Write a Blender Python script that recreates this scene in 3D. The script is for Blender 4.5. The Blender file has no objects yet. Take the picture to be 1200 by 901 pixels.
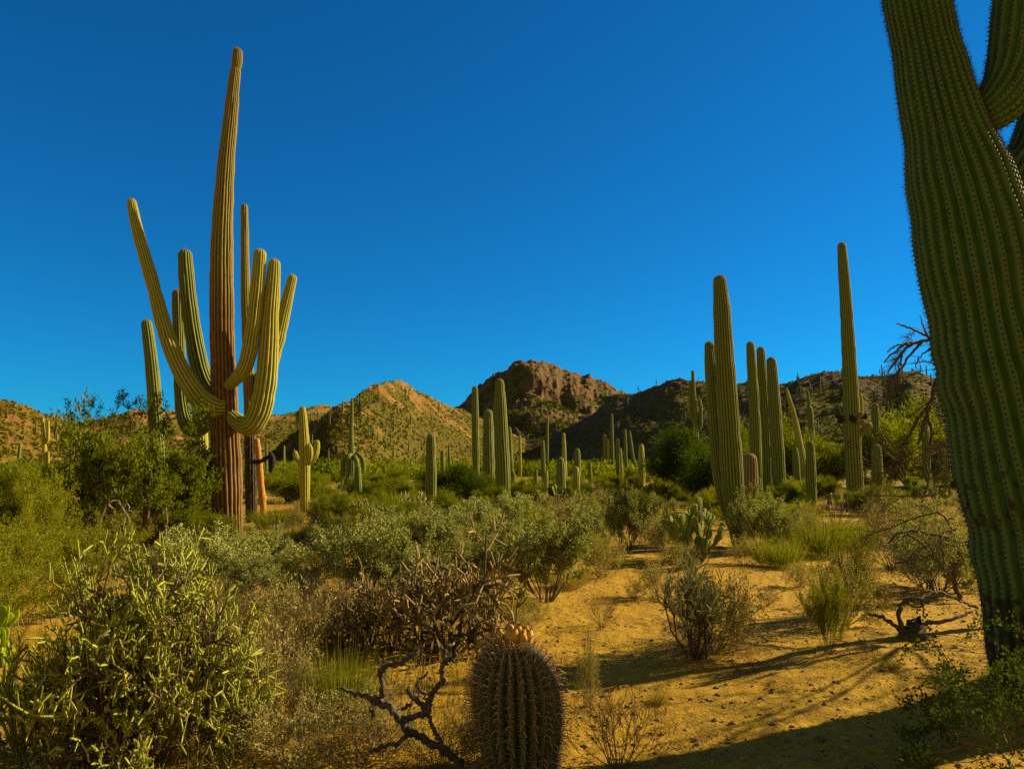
import bpy, math, random
import numpy as np
R = math.radians
scene = bpy.context.scene
col = scene.collection

# ------------------------------------------------------------------ camera, sky, sun, exposure
F = 867.0; CX, CY = 600.0, 450.5; HORIZON = 540.0; EYE = 1.6
PITCH = math.atan((HORIZON - CY) / F)
cam = bpy.data.cameras.new('camera'); camo = bpy.data.objects.new('camera', cam); col.objects.link(camo)
cam.sensor_width = 36.0; cam.lens = 36.0 * F / 1200.0; cam.clip_start = 0.05; cam.clip_end = 12000
camo.location = (0, 0, EYE); camo.rotation_euler = (math.pi / 2 + PITCH, 0, 0)
scene.camera = camo
scene.view_settings.view_transform = 'Standard'; scene.view_settings.look = 'None'
scene.view_settings.gamma = 1.0; scene.view_settings.exposure = 1.0
scene.cycles.max_bounces = 6; scene.cycles.diffuse_bounces = 3; scene.cycles.transmission_bounces = 4
scene.cycles.transparent_max_bounces = 4
scene.cycles.use_denoising = False

SUN_AZ, SUN_EL = 21.0, 29.0            # azimuth from +X towards +Y
sv = (math.cos(R(SUN_EL)) * math.cos(R(SUN_AZ)), math.cos(R(SUN_EL)) * math.sin(R(SUN_AZ)), math.sin(R(SUN_EL)))
sl = bpy.data.lights.new('sun', 'SUN'); sl.energy = 5.0; sl.angle = R(0.5); sl.color = (1.0, 0.83, 0.52)
so = bpy.data.objects.new('sun', sl); col.objects.link(so)
so.rotation_euler = (math.pi / 2 - R(SUN_EL), 0, R(SUN_AZ) + math.pi / 2)

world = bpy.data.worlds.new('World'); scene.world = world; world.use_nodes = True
nt = world.node_tree; nt.nodes.clear()
def N(tree, t, **kw):
    n = tree.nodes.new(t)
    for k, v in kw.items(): setattr(n, k, v)
    return n
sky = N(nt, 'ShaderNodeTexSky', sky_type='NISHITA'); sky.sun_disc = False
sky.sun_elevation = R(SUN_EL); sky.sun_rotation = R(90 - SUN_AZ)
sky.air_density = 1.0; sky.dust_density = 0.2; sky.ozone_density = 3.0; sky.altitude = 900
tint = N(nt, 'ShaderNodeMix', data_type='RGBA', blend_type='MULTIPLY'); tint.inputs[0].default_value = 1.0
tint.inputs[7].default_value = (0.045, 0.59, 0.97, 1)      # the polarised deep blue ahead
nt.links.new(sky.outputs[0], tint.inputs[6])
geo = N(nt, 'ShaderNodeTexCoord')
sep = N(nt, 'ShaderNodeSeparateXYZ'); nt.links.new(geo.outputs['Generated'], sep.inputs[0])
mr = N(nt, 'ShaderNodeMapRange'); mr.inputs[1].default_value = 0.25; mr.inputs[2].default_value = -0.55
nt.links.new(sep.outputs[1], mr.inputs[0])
mr2 = N(nt, 'ShaderNodeMapRange'); mr2.inputs[1].default_value = 0.70; mr2.inputs[2].default_value = 0.92   # fill light added to the sky on the sun side, out of frame
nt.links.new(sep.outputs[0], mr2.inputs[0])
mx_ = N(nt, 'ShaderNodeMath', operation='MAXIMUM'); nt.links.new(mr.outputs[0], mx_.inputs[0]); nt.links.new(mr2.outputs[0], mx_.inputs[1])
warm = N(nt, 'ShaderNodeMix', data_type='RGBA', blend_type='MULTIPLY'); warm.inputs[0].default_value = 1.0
warm.inputs[7].default_value = (1.45, 0.88, 0.42, 1)  # warm fill added to the unseen sky, behind the camera and sunward
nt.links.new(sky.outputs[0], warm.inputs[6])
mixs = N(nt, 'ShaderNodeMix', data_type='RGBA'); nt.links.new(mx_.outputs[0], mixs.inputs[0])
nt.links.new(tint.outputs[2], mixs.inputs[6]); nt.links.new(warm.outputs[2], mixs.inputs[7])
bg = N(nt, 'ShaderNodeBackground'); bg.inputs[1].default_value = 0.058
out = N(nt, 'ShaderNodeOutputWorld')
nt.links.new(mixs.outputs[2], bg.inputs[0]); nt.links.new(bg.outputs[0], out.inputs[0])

# ------------------------------------------------------------------ helpers: pixels to places
cp, sp_ = math.cos(PITCH), math.sin(PITCH)
def ray(px, py):
    u = (px - CX) / F; v = (CY - py) / F
    return u, cp - sp_ * v, sp_ + cp * v
def at(px, py, Y):
    x, y, z = ray(px, py); k = Y / y
    return np.array((x * k, Y, EYE + z * k))
def depth(py):                         # distance of the flat ground seen in row py
    x, y, z = ray(600, py); return EYE / -z * y
def row(Y):                            # and the other way round
    return CY - F * math.tan(math.atan2(-EYE, Y) - PITCH)
def pxs(p):                            # metres per photo pixel at a point
    return (p[1] * cp + (p[2] - EYE) * sp_) / F
def px_of(x, y, z):
    d = y * cp + (z - EYE) * sp_
    return CX + F * x / d, CY - F * (-(y) * sp_ + (z - EYE) * cp) / d

# numpy value noise
def _hash(ix, iy, seed):
    h = (ix.astype(np.int64) * 374761393 + iy.astype(np.int64) * 668265263 + seed * 974711) & 0x7fffffff
    h = (h ^ (h >> 13)) * 1274126177 & 0x7fffffff
    h = (h ^ (h >> 16)) * 2246822519 & 0x7fffffff
    return ((h ^ (h >> 15)) & 0xffff) / 65535.0
def vnoise(x, y, seed=0):
    x = np.asarray(x, float); y = np.asarray(y, float)
    ix = np.floor(x); iy = np.floor(y); fx = x - ix; fy = y - iy
    fx = fx * fx * fx * (fx * (fx * 6 - 15) + 10); fy = fy * fy * fy * (fy * (fy * 6 - 15) + 10)
    a = _hash(ix, iy, seed); b = _hash(ix + 1, iy, seed); c = _hash(ix, iy + 1, seed); d = _hash(ix + 1, iy + 1, seed)
    return (a * (1 - fx) + b * fx) * (1 - fy) + (c * (1 - fx) + d * fx) * fy
def fbm(x, y, oct=4, seed=0, ridged=False):
    s = 0; a = 1; t = 0
    for o in range(oct):
        n = vnoise(x * 2 ** o + o * 17.3, y * 2 ** o - o * 9.1, seed + o)
        if ridged: n = 1 - abs(2 * n - 1)
        s = s + a * n; t += a; a *= 0.5
    return s / t
def sstep(a, b, x):
    t = np.clip((x - a) / (b - a), 0, 1); return t * t * (3 - 2 * t)
def gz(x, y):
    x = np.asarray(x, float); y = np.asarray(y, float)
    r = np.hypot(x, y)
    return .20 * np.exp(-((x - 3.9) / 1.8) ** 2 - ((y - 5.5) / 1.8) ** 2) + (fbm(x * .35, y * .35, 3, 5) - .5) * 0.10 * sstep(1, 4, r) + (fbm(x * .06, y * .06, 2, 9) - .5) * 0.5 * sstep(12, 40, r)

# ------------------------------------------------------------------ helpers: meshes
class MB:
    """collects geometry for one mesh"""
    def __init__(s): s.v = []; s.f = []; s.n = 0; s.a = {}
    def add(s, verts, faces, mat=0, smooth=False, **attrs):
        verts = np.asarray(verts, float).reshape(-1, 3); faces = np.asarray(faces, np.int64)
        s.v.append(verts); s.f.append((faces + s.n, mat, smooth))
        for k in set(s.a) | set(attrs):
            s.a.setdefault(k, [(0, s.n)] if s.n else [])
            s.a[k].append((attrs.get(k, 0.0), len(verts)))
        s.n += len(verts)
    def mesh(s, name, mats):
        me = bpy.data.meshes.new(name)
        V = np.concatenate(s.v) if s.v else np.zeros((0, 3))
        me.vertices.add(len(V)); me.vertices.foreach_set('co', V.astype(np.float32).ravel())
        lo = np.concatenate([f.ravel() for f, _, _ in s.f]); ks = np.concatenate([np.full(len(f), f.shape[1]) for f, _, _ in s.f])
        st = np.concatenate([[0], np.cumsum(ks)[:-1]])
        me.loops.add(len(lo)); me.loops.foreach_set('vertex_index', lo.astype(np.int32))
        me.polygons.add(len(ks)); me.polygons.foreach_set('loop_start', st.astype(np.int32))
        me.polygons.foreach_set('material_index', np.concatenate([np.full(len(f), m) for f, m, _ in s.f]).astype(np.int32))
        me.polygons.foreach_set('use_smooth', np.concatenate([np.full(len(f), sm) for f, _, sm in s.f]))
        for k, parts in s.a.items():
            arr = np.concatenate([np.broadcast_to(np.asarray(p, np.float32), (n,)) for p, n in parts])
            at_ = me.attributes.new(k, 'FLOAT', 'POINT'); at_.data.foreach_set('value', arr.astype(np.float32))
        for m in mats: me.materials.append(m)
        me.update(calc_edges=True)
        return me
    def obj(s, name, mats, parent=None, loc=None):
        o = bpy.data.objects.new(name, s.mesh(name, mats)); col.objects.link(o)
        if parent is not None: o.parent = parent
        if loc is not None: o.location = loc
        return o
    # --- shapes
    def segs(s, P0, P1, R0, R1, mat=0, sides=3, **attrs):
        P0 = np.asarray(P0, float); P1 = np.asarray(P1, float)
        if len(P0) == 0: return
        n = len(P0); d = P1 - P0; d /= np.linalg.norm(d, axis=1)[:, None] + 1e-9
        ref = np.where(abs(d[:, 2:3]) < .9, np.array([[0, 0, 1.]]), np.array([[1., 0, 0]]))
        a = np.cross(d, ref); a /= np.linalg.norm(a, axis=1)[:, None]; b = np.cross(d, a)
        th = np.arange(sides) * 2 * math.pi / sides
        ring = a[:, None, :] * np.cos(th)[None, :, None] + b[:, None, :] * np.sin(th)[None, :, None]
        V = np.concatenate([P0[:, None] + ring * np.asarray(R0)[:, None, None], P1[:, None] + ring * np.asarray(R1)[:, None, None]], 1)
        i = np.arange(sides); j = (i + 1) % sides
        q = np.stack([i, j, j + sides, i + sides], 1)
        Fq = (q[None] + (np.arange(n) * 2 * sides)[:, None, None]).reshape(-1, 4)
        attrs = {k: (np.repeat(v, 2 * sides) if np.ndim(v) else v) for k, v in attrs.items()}
        s.add(V.reshape(-1, 3), Fq, mat, sides > 4, **attrs)
    def capsules(s, P0, P1, R0, R1, mat=0, sides=6, **attrs):   # rounded fat joints
        P0 = np.asarray(P0, float); P1 = np.asarray(P1, float); n = len(P0)
        if n == 0: return
        R0 = np.asarray(R0, float); R1 = np.asarray(R1, float)
        d = P1 - P0; L = np.linalg.norm(d, axis=1) + 1e-9; d /= L[:, None]
        ref = np.where(abs(d[:, 2:3]) < .9, np.array([[0, 0, 1.]]), np.array([[1., 0, 0]]))
        a = np.cross(d, ref); a /= np.linalg.norm(a, axis=1)[:, None]; b = np.cross(d, a)
        th = np.arange(sides) * 2 * math.pi / sides
        ring = a[:, None, :] * np.cos(th)[None, :, None] + b[:, None, :] * np.sin(th)[None, :, None]
        prof = [(-.02, .35, 0), (.1, .9, 0), (.5, 1.05, .5), (.88, .95, 1), (1.02, .35, 1)]
        V = np.concatenate([(P0 + d * (L * t)[:, None])[:, None] + ring * ((R0 * (1 - w) + R1 * w) * k)[:, None, None] for t, k, w in prof], 1)
        i = np.arange(sides); j = (i + 1) % sides
        q = np.concatenate([np.stack([i, j, j + sides, i + sides], 1) + k * sides for k in range(4)])
        m = 5 * sides
        Fq = (q[None] + (np.arange(n) * m)[:, None, None]).reshape(-1, 4)
        attrs = {k: (np.repeat(v, m) if np.ndim(v) else v) for k, v in attrs.items()}
        s.add(V.reshape(-1, 3), Fq, mat, True, **attrs)
    def leaves(s, P, A, Wd, rng, mat=0, tint=None):              # P base, A length vectors, Wd half widths
        P = np.asarray(P, float); A = np.asarray(A, float); n = len(P)
        if n == 0: return
        rv = rng.normal(size=(n, 3)); b = np.cross(A, rv); b /= np.linalg.norm(b, axis=1)[:, None] + 1e-9
        b *= np.asarray(Wd)[:, None]
        V = np.stack([P, P + A * .45 + b, P + A, P + A * .45 - b], 1).reshape(-1, 3)
        Fq = np.arange(4 * n).reshape(n, 4)
        t = rng.random(n) if tint is None else tint
        s.add(V, Fq, mat, False, tint=np.repeat(t, 4))
    def tube(s, P, Rr, sides=8, mat=0, **attrs):
        P = np.asarray(P, float); n = len(P); Rr = np.asarray(Rr, float)
        T = np.gradient(P, axis=0); T /= np.linalg.norm(T, axis=1)[:, None] + 1e-9
        a = np.cross(T[0], (0, 0, 1.) if abs(T[0][2]) < .9 else (1., 0, 0)); a /= np.linalg.norm(a)
        V = []
        th = np.arange(sides) * 2 * math.pi / sides
        for k in range(n):
            a = a - T[k] * a.dot(T[k]); a /= np.linalg.norm(a); b = np.cross(T[k], a)
            V.append(P[k] + (np.cos(th)[:, None] * a + np.sin(th)[:, None] * b) * Rr[k])
        V.append(P[-1:] + T[-1:] * Rr[-1] * .6); V = np.concatenate(V)
        i = np.arange(sides); j = (i + 1) % sides
        q = np.concatenate([np.stack([i, j, j + sides, i + sides], 1) + k * sides for k in range(n - 1)])
        cap = np.stack([i + (n - 1) * sides, j + (n - 1) * sides, np.full(sides, n * sides)], 1)
        m0 = s.n
        s.add(V, q, mat, True, **attrs)
        s.f.append((cap + m0, mat, True))

def tag(o, label, cat, group=None, kind=None):
    if label: o['label'] = label
    if cat: o['category'] = cat
    if group: o['group'] = group
    if kind: o['kind'] = kind
    return o
def empty(name, loc, label=None, cat=None, group=None, rz=0.0, sc=1.0):
    o = bpy.data.objects.new(name, None); col.objects.link(o); o.empty_display_size = 0.2
    o.location = loc; o.rotation_euler = (0, 0, rz); o.scale = (sc, sc, sc) if np.ndim(sc) == 0 else sc
    return tag(o, label, cat, group)
def copy_thing(root, loc, rz, sc, label, group=None):
    c = root.copy(); col.objects.link(c); c.location = loc; c.rotation_euler = (0, 0, rz); c.scale = sc
    c['label'] = label
    if group: c['group'] = group
    elif 'group' in c: del c['group']
    for ch in list(root.children):
        d = ch.copy(); col.objects.link(d); d.parent = c
    return c

# ------------------------------------------------------------------ materials
def new_mat(name):
    m = bpy.data.materials.new(name); m.use_nodes = True; t = m.node_tree; t.nodes.clear()
    o = N(t, 'ShaderNodeOutputMaterial'); return m, t, o
def attr(t, name): n = N(t, 'ShaderNodeAttribute'); n.attribute_name = name; return n.outputs['Fac']
def rgba(c): return (c[0], c[1], c[2], 1)
def mix(t, fac, a, b, mode='MIX'):
    n = N(t, 'ShaderNodeMix', data_type='RGBA', blend_type=mode)
    for i, v in ((0, fac), (6, a), (7, b)):
        if isinstance(v, (int, float)): n.inputs[i].default_value = v
        elif isinstance(v, tuple): n.inputs[i].default_value = rgba(v)
        else: t.links.new(v, n.inputs[i])
    return n.outputs[2]
def rng_map(t, v, a, b, c=0.0, d=1.0):
    n = N(t, 'ShaderNodeMapRange'); t.links.new(v, n.inputs[0])
    for i, k in ((1, a), (2, b), (3, c), (4, d)): n.inputs[i].default_value = k
    return n.outputs[0]
def noise(t, scale, detail=4, rough=.55, coord='Object'):
    tc = N(t, 'ShaderNodeTexCoord'); n = N(t, 'ShaderNodeTexNoise'); n.inputs['Scale'].default_value = scale
    n.inputs['Detail'].default_value = detail; n.inputs['Roughness'].default_value = rough
    t.links.new(tc.outputs[coord], n.inputs['Vector']); return n.outputs['Fac']
def bump(t, h, strength, dist):
    b = N(t, 'ShaderNodeBump'); b.inputs['Strength'].default_value = strength; b.inputs['Distance'].default_value = dist
    t.links.new(h, b.inputs['Height']); return b.outputs[0]
def finish(t, o, color, rough=.8, normal=None, spec=.25):
    p = N(t, 'ShaderNodeBsdfPrincipled'); p.inputs['Roughness'].default_value = rough
    p.inputs['Specular IOR Level'].default_value = spec
    if isinstance(color, tuple): p.inputs['Base Color'].default_value = rgba(color)
    else: t.links.new(color, p.inputs['Base Color'])
    if normal is not None: t.links.new(normal, p.inputs['Normal'])
    t.links.new(p.outputs[0], o.inputs[0]); return p
def leaf_mat(name, c1, c2, transl=.35, vary=.35, gloss=.0):
    m, t, o = new_mat(name)
    c = mix(t, attr(t, 'tint'), c1, c2)
    oi = N(t, 'ShaderNodeObjectInfo')
    hsv = N(t, 'ShaderNodeHueSaturation'); t.links.new(c, hsv.inputs['Color'])
    t.links.new(rng_map(t, oi.outputs['Random'], 0, 1, 1 - vary, 1 + vary), hsv.inputs['Value'])
    c = hsv.outputs[0]
    d = N(t, 'ShaderNodeBsdfDiffuse'); tr = N(t, 'ShaderNodeBsdfTranslucent')
    t.links.new(c, d.inputs[0]); t.links.new(mix(t, 1.0, c, (1.0, 1.05, .5), 'MULTIPLY'), tr.inputs[0])
    mx = N(t, 'ShaderNodeMixShader'); mx.inputs[0].default_value = transl
    t.links.new(d.outputs[0], mx.inputs[1]); t.links.new(tr.outputs[0], mx.inputs[2])
    if gloss:
        g = N(t, 'ShaderNodeBsdfGlossy'); g.inputs['Roughness'].default_value = .45
        m2 = N(t, 'ShaderNodeMixShader'); m2.inputs[0].default_value = gloss
        t.links.new(mx.outputs[0], m2.inputs[1]); t.links.new(g.outputs[0], m2.inputs[2]); mx = m2
    t.links.new(mx.outputs[0], o.inputs[0]); return m
def bark_mat(name, c1, c2, scale=30):
    m, t, o = new_mat(name); n = noise(t, scale)
    finish(t, o, mix(t, rng_map(t, n, .35, .65), c1, c2), .9, bump(t, n, .6, .01)); return m
def sag_mat(name, green=(.085, .105, .018), pale=(.23, .2, .06), bark=(.20, .085, .026)):
    m, t, o = new_mat(name)
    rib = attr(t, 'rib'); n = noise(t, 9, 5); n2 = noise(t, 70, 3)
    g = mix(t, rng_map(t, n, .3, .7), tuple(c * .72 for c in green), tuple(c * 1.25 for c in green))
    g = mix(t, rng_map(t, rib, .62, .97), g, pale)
    bk = mix(t, rng_map(t, n, .35, .65), tuple(c * .45 for c in bark), tuple(c * 1.25 for c in bark))
    bk = mix(t, rng_map(t, rib, .55, .95, 0, .45), bk, (.33, .18, .05))
    br = N(t, 'ShaderNodeMath', operation='ADD'); t.links.new(attr(t, 'brown'), br.inputs[0]); t.links.new(rng_map(t, n, .3, .7, -.3, .3), br.inputs[1])
    c = mix(t, rng_map(t, br.outputs[0], .3, .7), g, bk)
    scar = N(t, 'ShaderNodeMath', operation='ADD'); t.links.new(attr(t, 'char'), scar.inputs[0]); t.links.new(rng_map(t, noise(t, 14, 3), .3, .7, -.45, .45), scar.inputs[1])
    c = mix(t, rng_map(t, scar.outputs[0], .36, .66, 0, .92), c, (.022, .017, .010))
    cork = noise(t, 22, 6, .7); c = mix(t, rng_map(t, cork, .63, .68, 0, .75), c, (.13, .10, .05))
    finish(t, o, c, .75, bump(t, n2, .35, .01)); return m
def simple_mat(name, c1, c2, scale=40, rough=.85, b=.3):
    m, t, o = new_mat(name); n = noise(t, scale, 5)
    finish(t, o, mix(t, rng_map(t, n, .35, .65), c1, c2), rough, bump(t, n, b, .01)); return m

M = {}
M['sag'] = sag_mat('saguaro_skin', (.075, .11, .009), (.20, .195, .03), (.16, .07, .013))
M['sag_lit'] = sag_mat('saguaro_skin_sunlit', (.20, .20, .012), (.42, .36, .045))  # brighter copy of the skin, sunlight put into its yellow colour
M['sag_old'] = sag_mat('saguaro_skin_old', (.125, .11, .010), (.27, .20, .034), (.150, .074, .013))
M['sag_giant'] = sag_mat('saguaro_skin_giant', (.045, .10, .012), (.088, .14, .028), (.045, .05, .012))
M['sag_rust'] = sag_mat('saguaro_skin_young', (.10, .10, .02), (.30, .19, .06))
M['spine'] = leaf_mat('spine_straw', (.17, .125, .03), (.30, .22, .06), .2, .1)
M['spine_dark'] = leaf_mat('spine_dark', (.022, .016, .014), (.09, .065, .05), .1, .05)
M['spine_red'] = leaf_mat('spine_rose', (.30, .13, .06), (.62, .48, .24), .25, .05)
M['areole'] = simple_mat('areole_wool', (.02, .016, .012), (.07, .055, .04), 200)
M['burl'] = bark_mat('blackened_burl', (.010, .008, .006), (.035, .024, .015), 25)
M['wood'] = bark_mat('bare_saguaro_wood', (.30, .13, .018), (.46, .22, .04), 22)
M['deadwood'] = bark_mat('dead_wood_dark', (.045, .034, .020), (.13, .095, .055), 40)
M['greywood'] = bark_mat('dead_wood_grey', (.14, .11, .07), (.28, .22, .14), 40)
M['twig'] = bark_mat('twig_brown', (.075, .05, .018), (.17, .115, .045), 30)
M['twig_grey'] = bark_mat('twig_greybrown', (.17, .12, .05), (.36, .27, .12), 30)
M['twig_green'] = bark_mat('twig_green', (.07, .09, .014), (.14, .15, .03), 30)
M['jojoba'] = leaf_mat('leaf_greygreen', (.14, .155, .032), (.48, .46, .15), .28, .2)
M['creosote'] = leaf_mat('leaf_yellowgreen', (.16, .16, .007), (.33, .30, .016), .45, .25)
M['verde'] = leaf_mat('leaf_brightgreen', (.11, .135, .006), (.24, .23, .012), .45, .25)
M['darkgreen'] = leaf_mat('leaf_darkgreen', (.035, .06, .005), (.10, .13, .010), .35, .2)
M['mesquite'] = leaf_mat('leaf_mesquite', (.065, .105, .006), (.24, .245, .015), .45, .1)
M['vine'] = leaf_mat('leaf_vine', (.035, .07, .005), (.09, .125, .011), .4, .2)
M['bursage'] = leaf_mat('leaf_bursage', (.20, .165, .035), (.48, .39, .11), .3, .25)
M['drygrass'] = leaf_mat('grass_dry', (.20, .14, .025), (.36, .26, .06), .35, .3)
M['greengrass'] = leaf_mat('grass_green', (.13, .145, .008), (.26, .25, .016), .4, .2)
M['litter'] = leaf_mat('litter', (.06, .035, .015), (.22, .13, .04), .0, .1)
def cholla_mat(name, c1, c2):
    m, t, o = new_mat(name)
    c = mix(t, attr(t, 'tint'), c1, c2); n = noise(t, 160, 2)
    c = mix(t, rng_map(t, n, .5, .75, 0, .4), c, (.30, .24, .07))
    finish(t, o, c, .8, bump(t, n, .8, .006)); return m
M['cholla'] = cholla_mat('cholla_green', (.15, .185, .012), (.42, .42, .04))
M['cholla_tan'] = cholla_mat('cholla_tan', (.12, .078, .024), (.38, .26, .08))
M['cholla_pale'] = cholla_mat('cholla_pale', (.24, .25, .07), (.52, .52, .19))
M['cholla_yellow'] = cholla_mat('cholla_straw', (.17, .16, .04), (.36, .31, .10))
M['pad'] = cholla_mat('prickly_pad', (.11, .15, .010), (.20, .225, .022))
M['pad_bright'] = leaf_mat('prickly_pad_bright', (.30, .36, .01), (.42, .46, .015), .5, .05)
M['fruit'] = simple_mat('fruit_yellow', (.36, .19, .012), (.5, .28, .02), 60, .6)
M['fruit_top'] = simple_mat('fruit_dry_top', (.22, .11, .03), (.40, .22, .06), 60)
M['stone'] = simple_mat('stone', (.10, .058, .016), (.36, .21, .06), 9)

# barrel body
def barrel_mat():
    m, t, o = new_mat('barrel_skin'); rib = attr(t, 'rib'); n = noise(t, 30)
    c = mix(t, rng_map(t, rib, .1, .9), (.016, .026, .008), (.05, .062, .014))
    finish(t, o, c, .7, bump(t, n, .3, .01)); return m
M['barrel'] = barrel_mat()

# ground
def sand_mat():
    m, t, o = new_mat('desert_sand')
    n1 = noise(t, .45, 5); n2 = noise(t, 7, 6, .65); n3 = noise(t, 90, 3, .7)
    c = mix(t, rng_map(t, n1, .35, .65), (.37, .205, .013), (.50, .295, .022))
    c = mix(t, rng_map(t, n2, .4, .72, 0, .55), c, (.24, .125, .012))
    c = mix(t, rng_map(t, n3, .52, .68, 0, .75), c, (.09, .046, .009))
    vo = N(t, 'ShaderNodeTexVoronoi'); vo.inputs['Scale'].default_value = 38; tc = N(t, 'ShaderNodeTexCoord'); t.links.new(tc.outputs['Object'], vo.inputs['Vector'])
    gr = rng_map(t, vo.outputs['Distance'], .10, .28, 1, 0)
    b1 = bump(t, n3, .55, .012)
    b = N(t, 'ShaderNodeBump'); b.inputs['Strength'].default_value = .8; b.inputs['Distance'].default_value = .05
    t.links.new(n2, b.inputs['Height']); t.links.new(b1, b.inputs['Normal'])
    b2 = N(t, 'ShaderNodeBump'); b2.inputs['Strength'].default_value = .3; b2.inputs['Distance'].default_value = .006
    t.links.new(gr, b2.inputs['Height']); t.links.new(b.outputs[0], b2.inputs['Normal'])
    far = rng_map(t, attr(t, 'scrub'), .25, .75)
    c = mix(t, far, c, mix(t, rng_map(t, n1, .35, .65), (.15, .11, .012), (.29, .20, .025)))
    finish(t, o, c, .95, b2.outputs[0], .1); return m
M['sand'] = sand_mat()
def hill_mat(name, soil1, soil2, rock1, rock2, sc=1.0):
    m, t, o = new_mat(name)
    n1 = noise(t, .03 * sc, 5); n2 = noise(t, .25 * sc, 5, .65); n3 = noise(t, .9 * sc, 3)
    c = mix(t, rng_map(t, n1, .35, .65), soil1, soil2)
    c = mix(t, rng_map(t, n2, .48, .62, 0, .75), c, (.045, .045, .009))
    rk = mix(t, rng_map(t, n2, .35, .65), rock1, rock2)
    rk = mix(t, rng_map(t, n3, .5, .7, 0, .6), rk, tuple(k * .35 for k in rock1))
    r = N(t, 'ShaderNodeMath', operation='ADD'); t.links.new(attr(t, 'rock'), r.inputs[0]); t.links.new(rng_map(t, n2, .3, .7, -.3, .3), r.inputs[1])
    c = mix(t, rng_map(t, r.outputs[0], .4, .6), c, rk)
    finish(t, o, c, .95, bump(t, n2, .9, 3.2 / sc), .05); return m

# ------------------------------------------------------------------ ground sheet
def build_ground():
    th_f = np.linspace(-48, 48, 720); th_b = np.linspace(48, 312, 70)[1:-1]
    th = np.radians(np.concatenate([th_f, th_b])); nth = len(th)
    r = np.concatenate([[.05, .5, 1.2], np.geomspace(2.2, 5000, 430)])
    RR, TT = np.meshgrid(r, th, indexing='ij')
    X = RR * np.sin(TT); Y = RR * np.cos(TT)
    Z = gz(X, Y)
    fine = sstep(16, 9, RR)
    Z = Z + fine * ((fbm(X * 2.2, Y * 2.2, 3, 21) - .5) * .055 + (fbm(X * 9, Y * 9, 2, 31) - .5) * .018)
    Z = np.where(RR > 1500, Z - .5, Z)
    V = np.stack([X, Y, Z], -1).reshape(-1, 3)
    i = np.arange(len(r) - 1)[:, None]; j = np.arange(nth)[None]; j2 = (j + 1) % nth
    q = np.stack([i * nth + j, i * nth + j2, (i + 1) * nth + j2, (i + 1) * nth + j], -1).reshape(-1, 4)[:, ::-1]
    mb = MB(); mb.add(V, q, 0, True, scrub=(sstep(14, 40, RR) * .7 + (fbm(X * .3, Y * .3, 3, 3) - .5) * .5 * sstep(8, 20, RR)).ravel())
    o = mb.obj('ground', [M['sand']]); o['kind'] = 'structure'
build_ground()

# ------------------------------------------------------------------ hills
def far_shrubs(P, S, rng, n_leaf, name, mat, label, flat=.7, leafk=.42):
    """many distant bushes nobody could count, one object"""
    n = len(P); mb = MB()
    d = rng.normal(size=(n, n_leaf, 3)); d /= np.linalg.norm(d, axis=2)[:, :, None]; d[:, :, 2] = abs(d[:, :, 2])
    rad = rng.random((n, n_leaf, 1)) ** .4 * (0.75 + .5 * rng.random((n, n_leaf, 1)))
    off = d * rad * S[:, None, None] * .5; off[:, :, 2] *= 2 * flat
    C = P[:, None] + off
    A = (d + rng.normal(size=d.shape) * .6 + (0, 0, .4)) * S[:, None, None] * leafk * (.5 + rng.random((n, n_leaf, 1)))
    tn = np.clip(np.repeat(rng.random(n), n_leaf) * .65 + rng.random(n * n_leaf) * .35, 0, 1)
    mb.leaves((C - A * .5).reshape(-1, 3), A.reshape(-1, 3), np.linalg.norm(A.reshape(-1, 3), axis=1) * .3, rng, 0, tn)
    o = mb.obj(name, [mat]); tag(o, label, 'scrub', None, 'stuff'); return o

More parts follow.
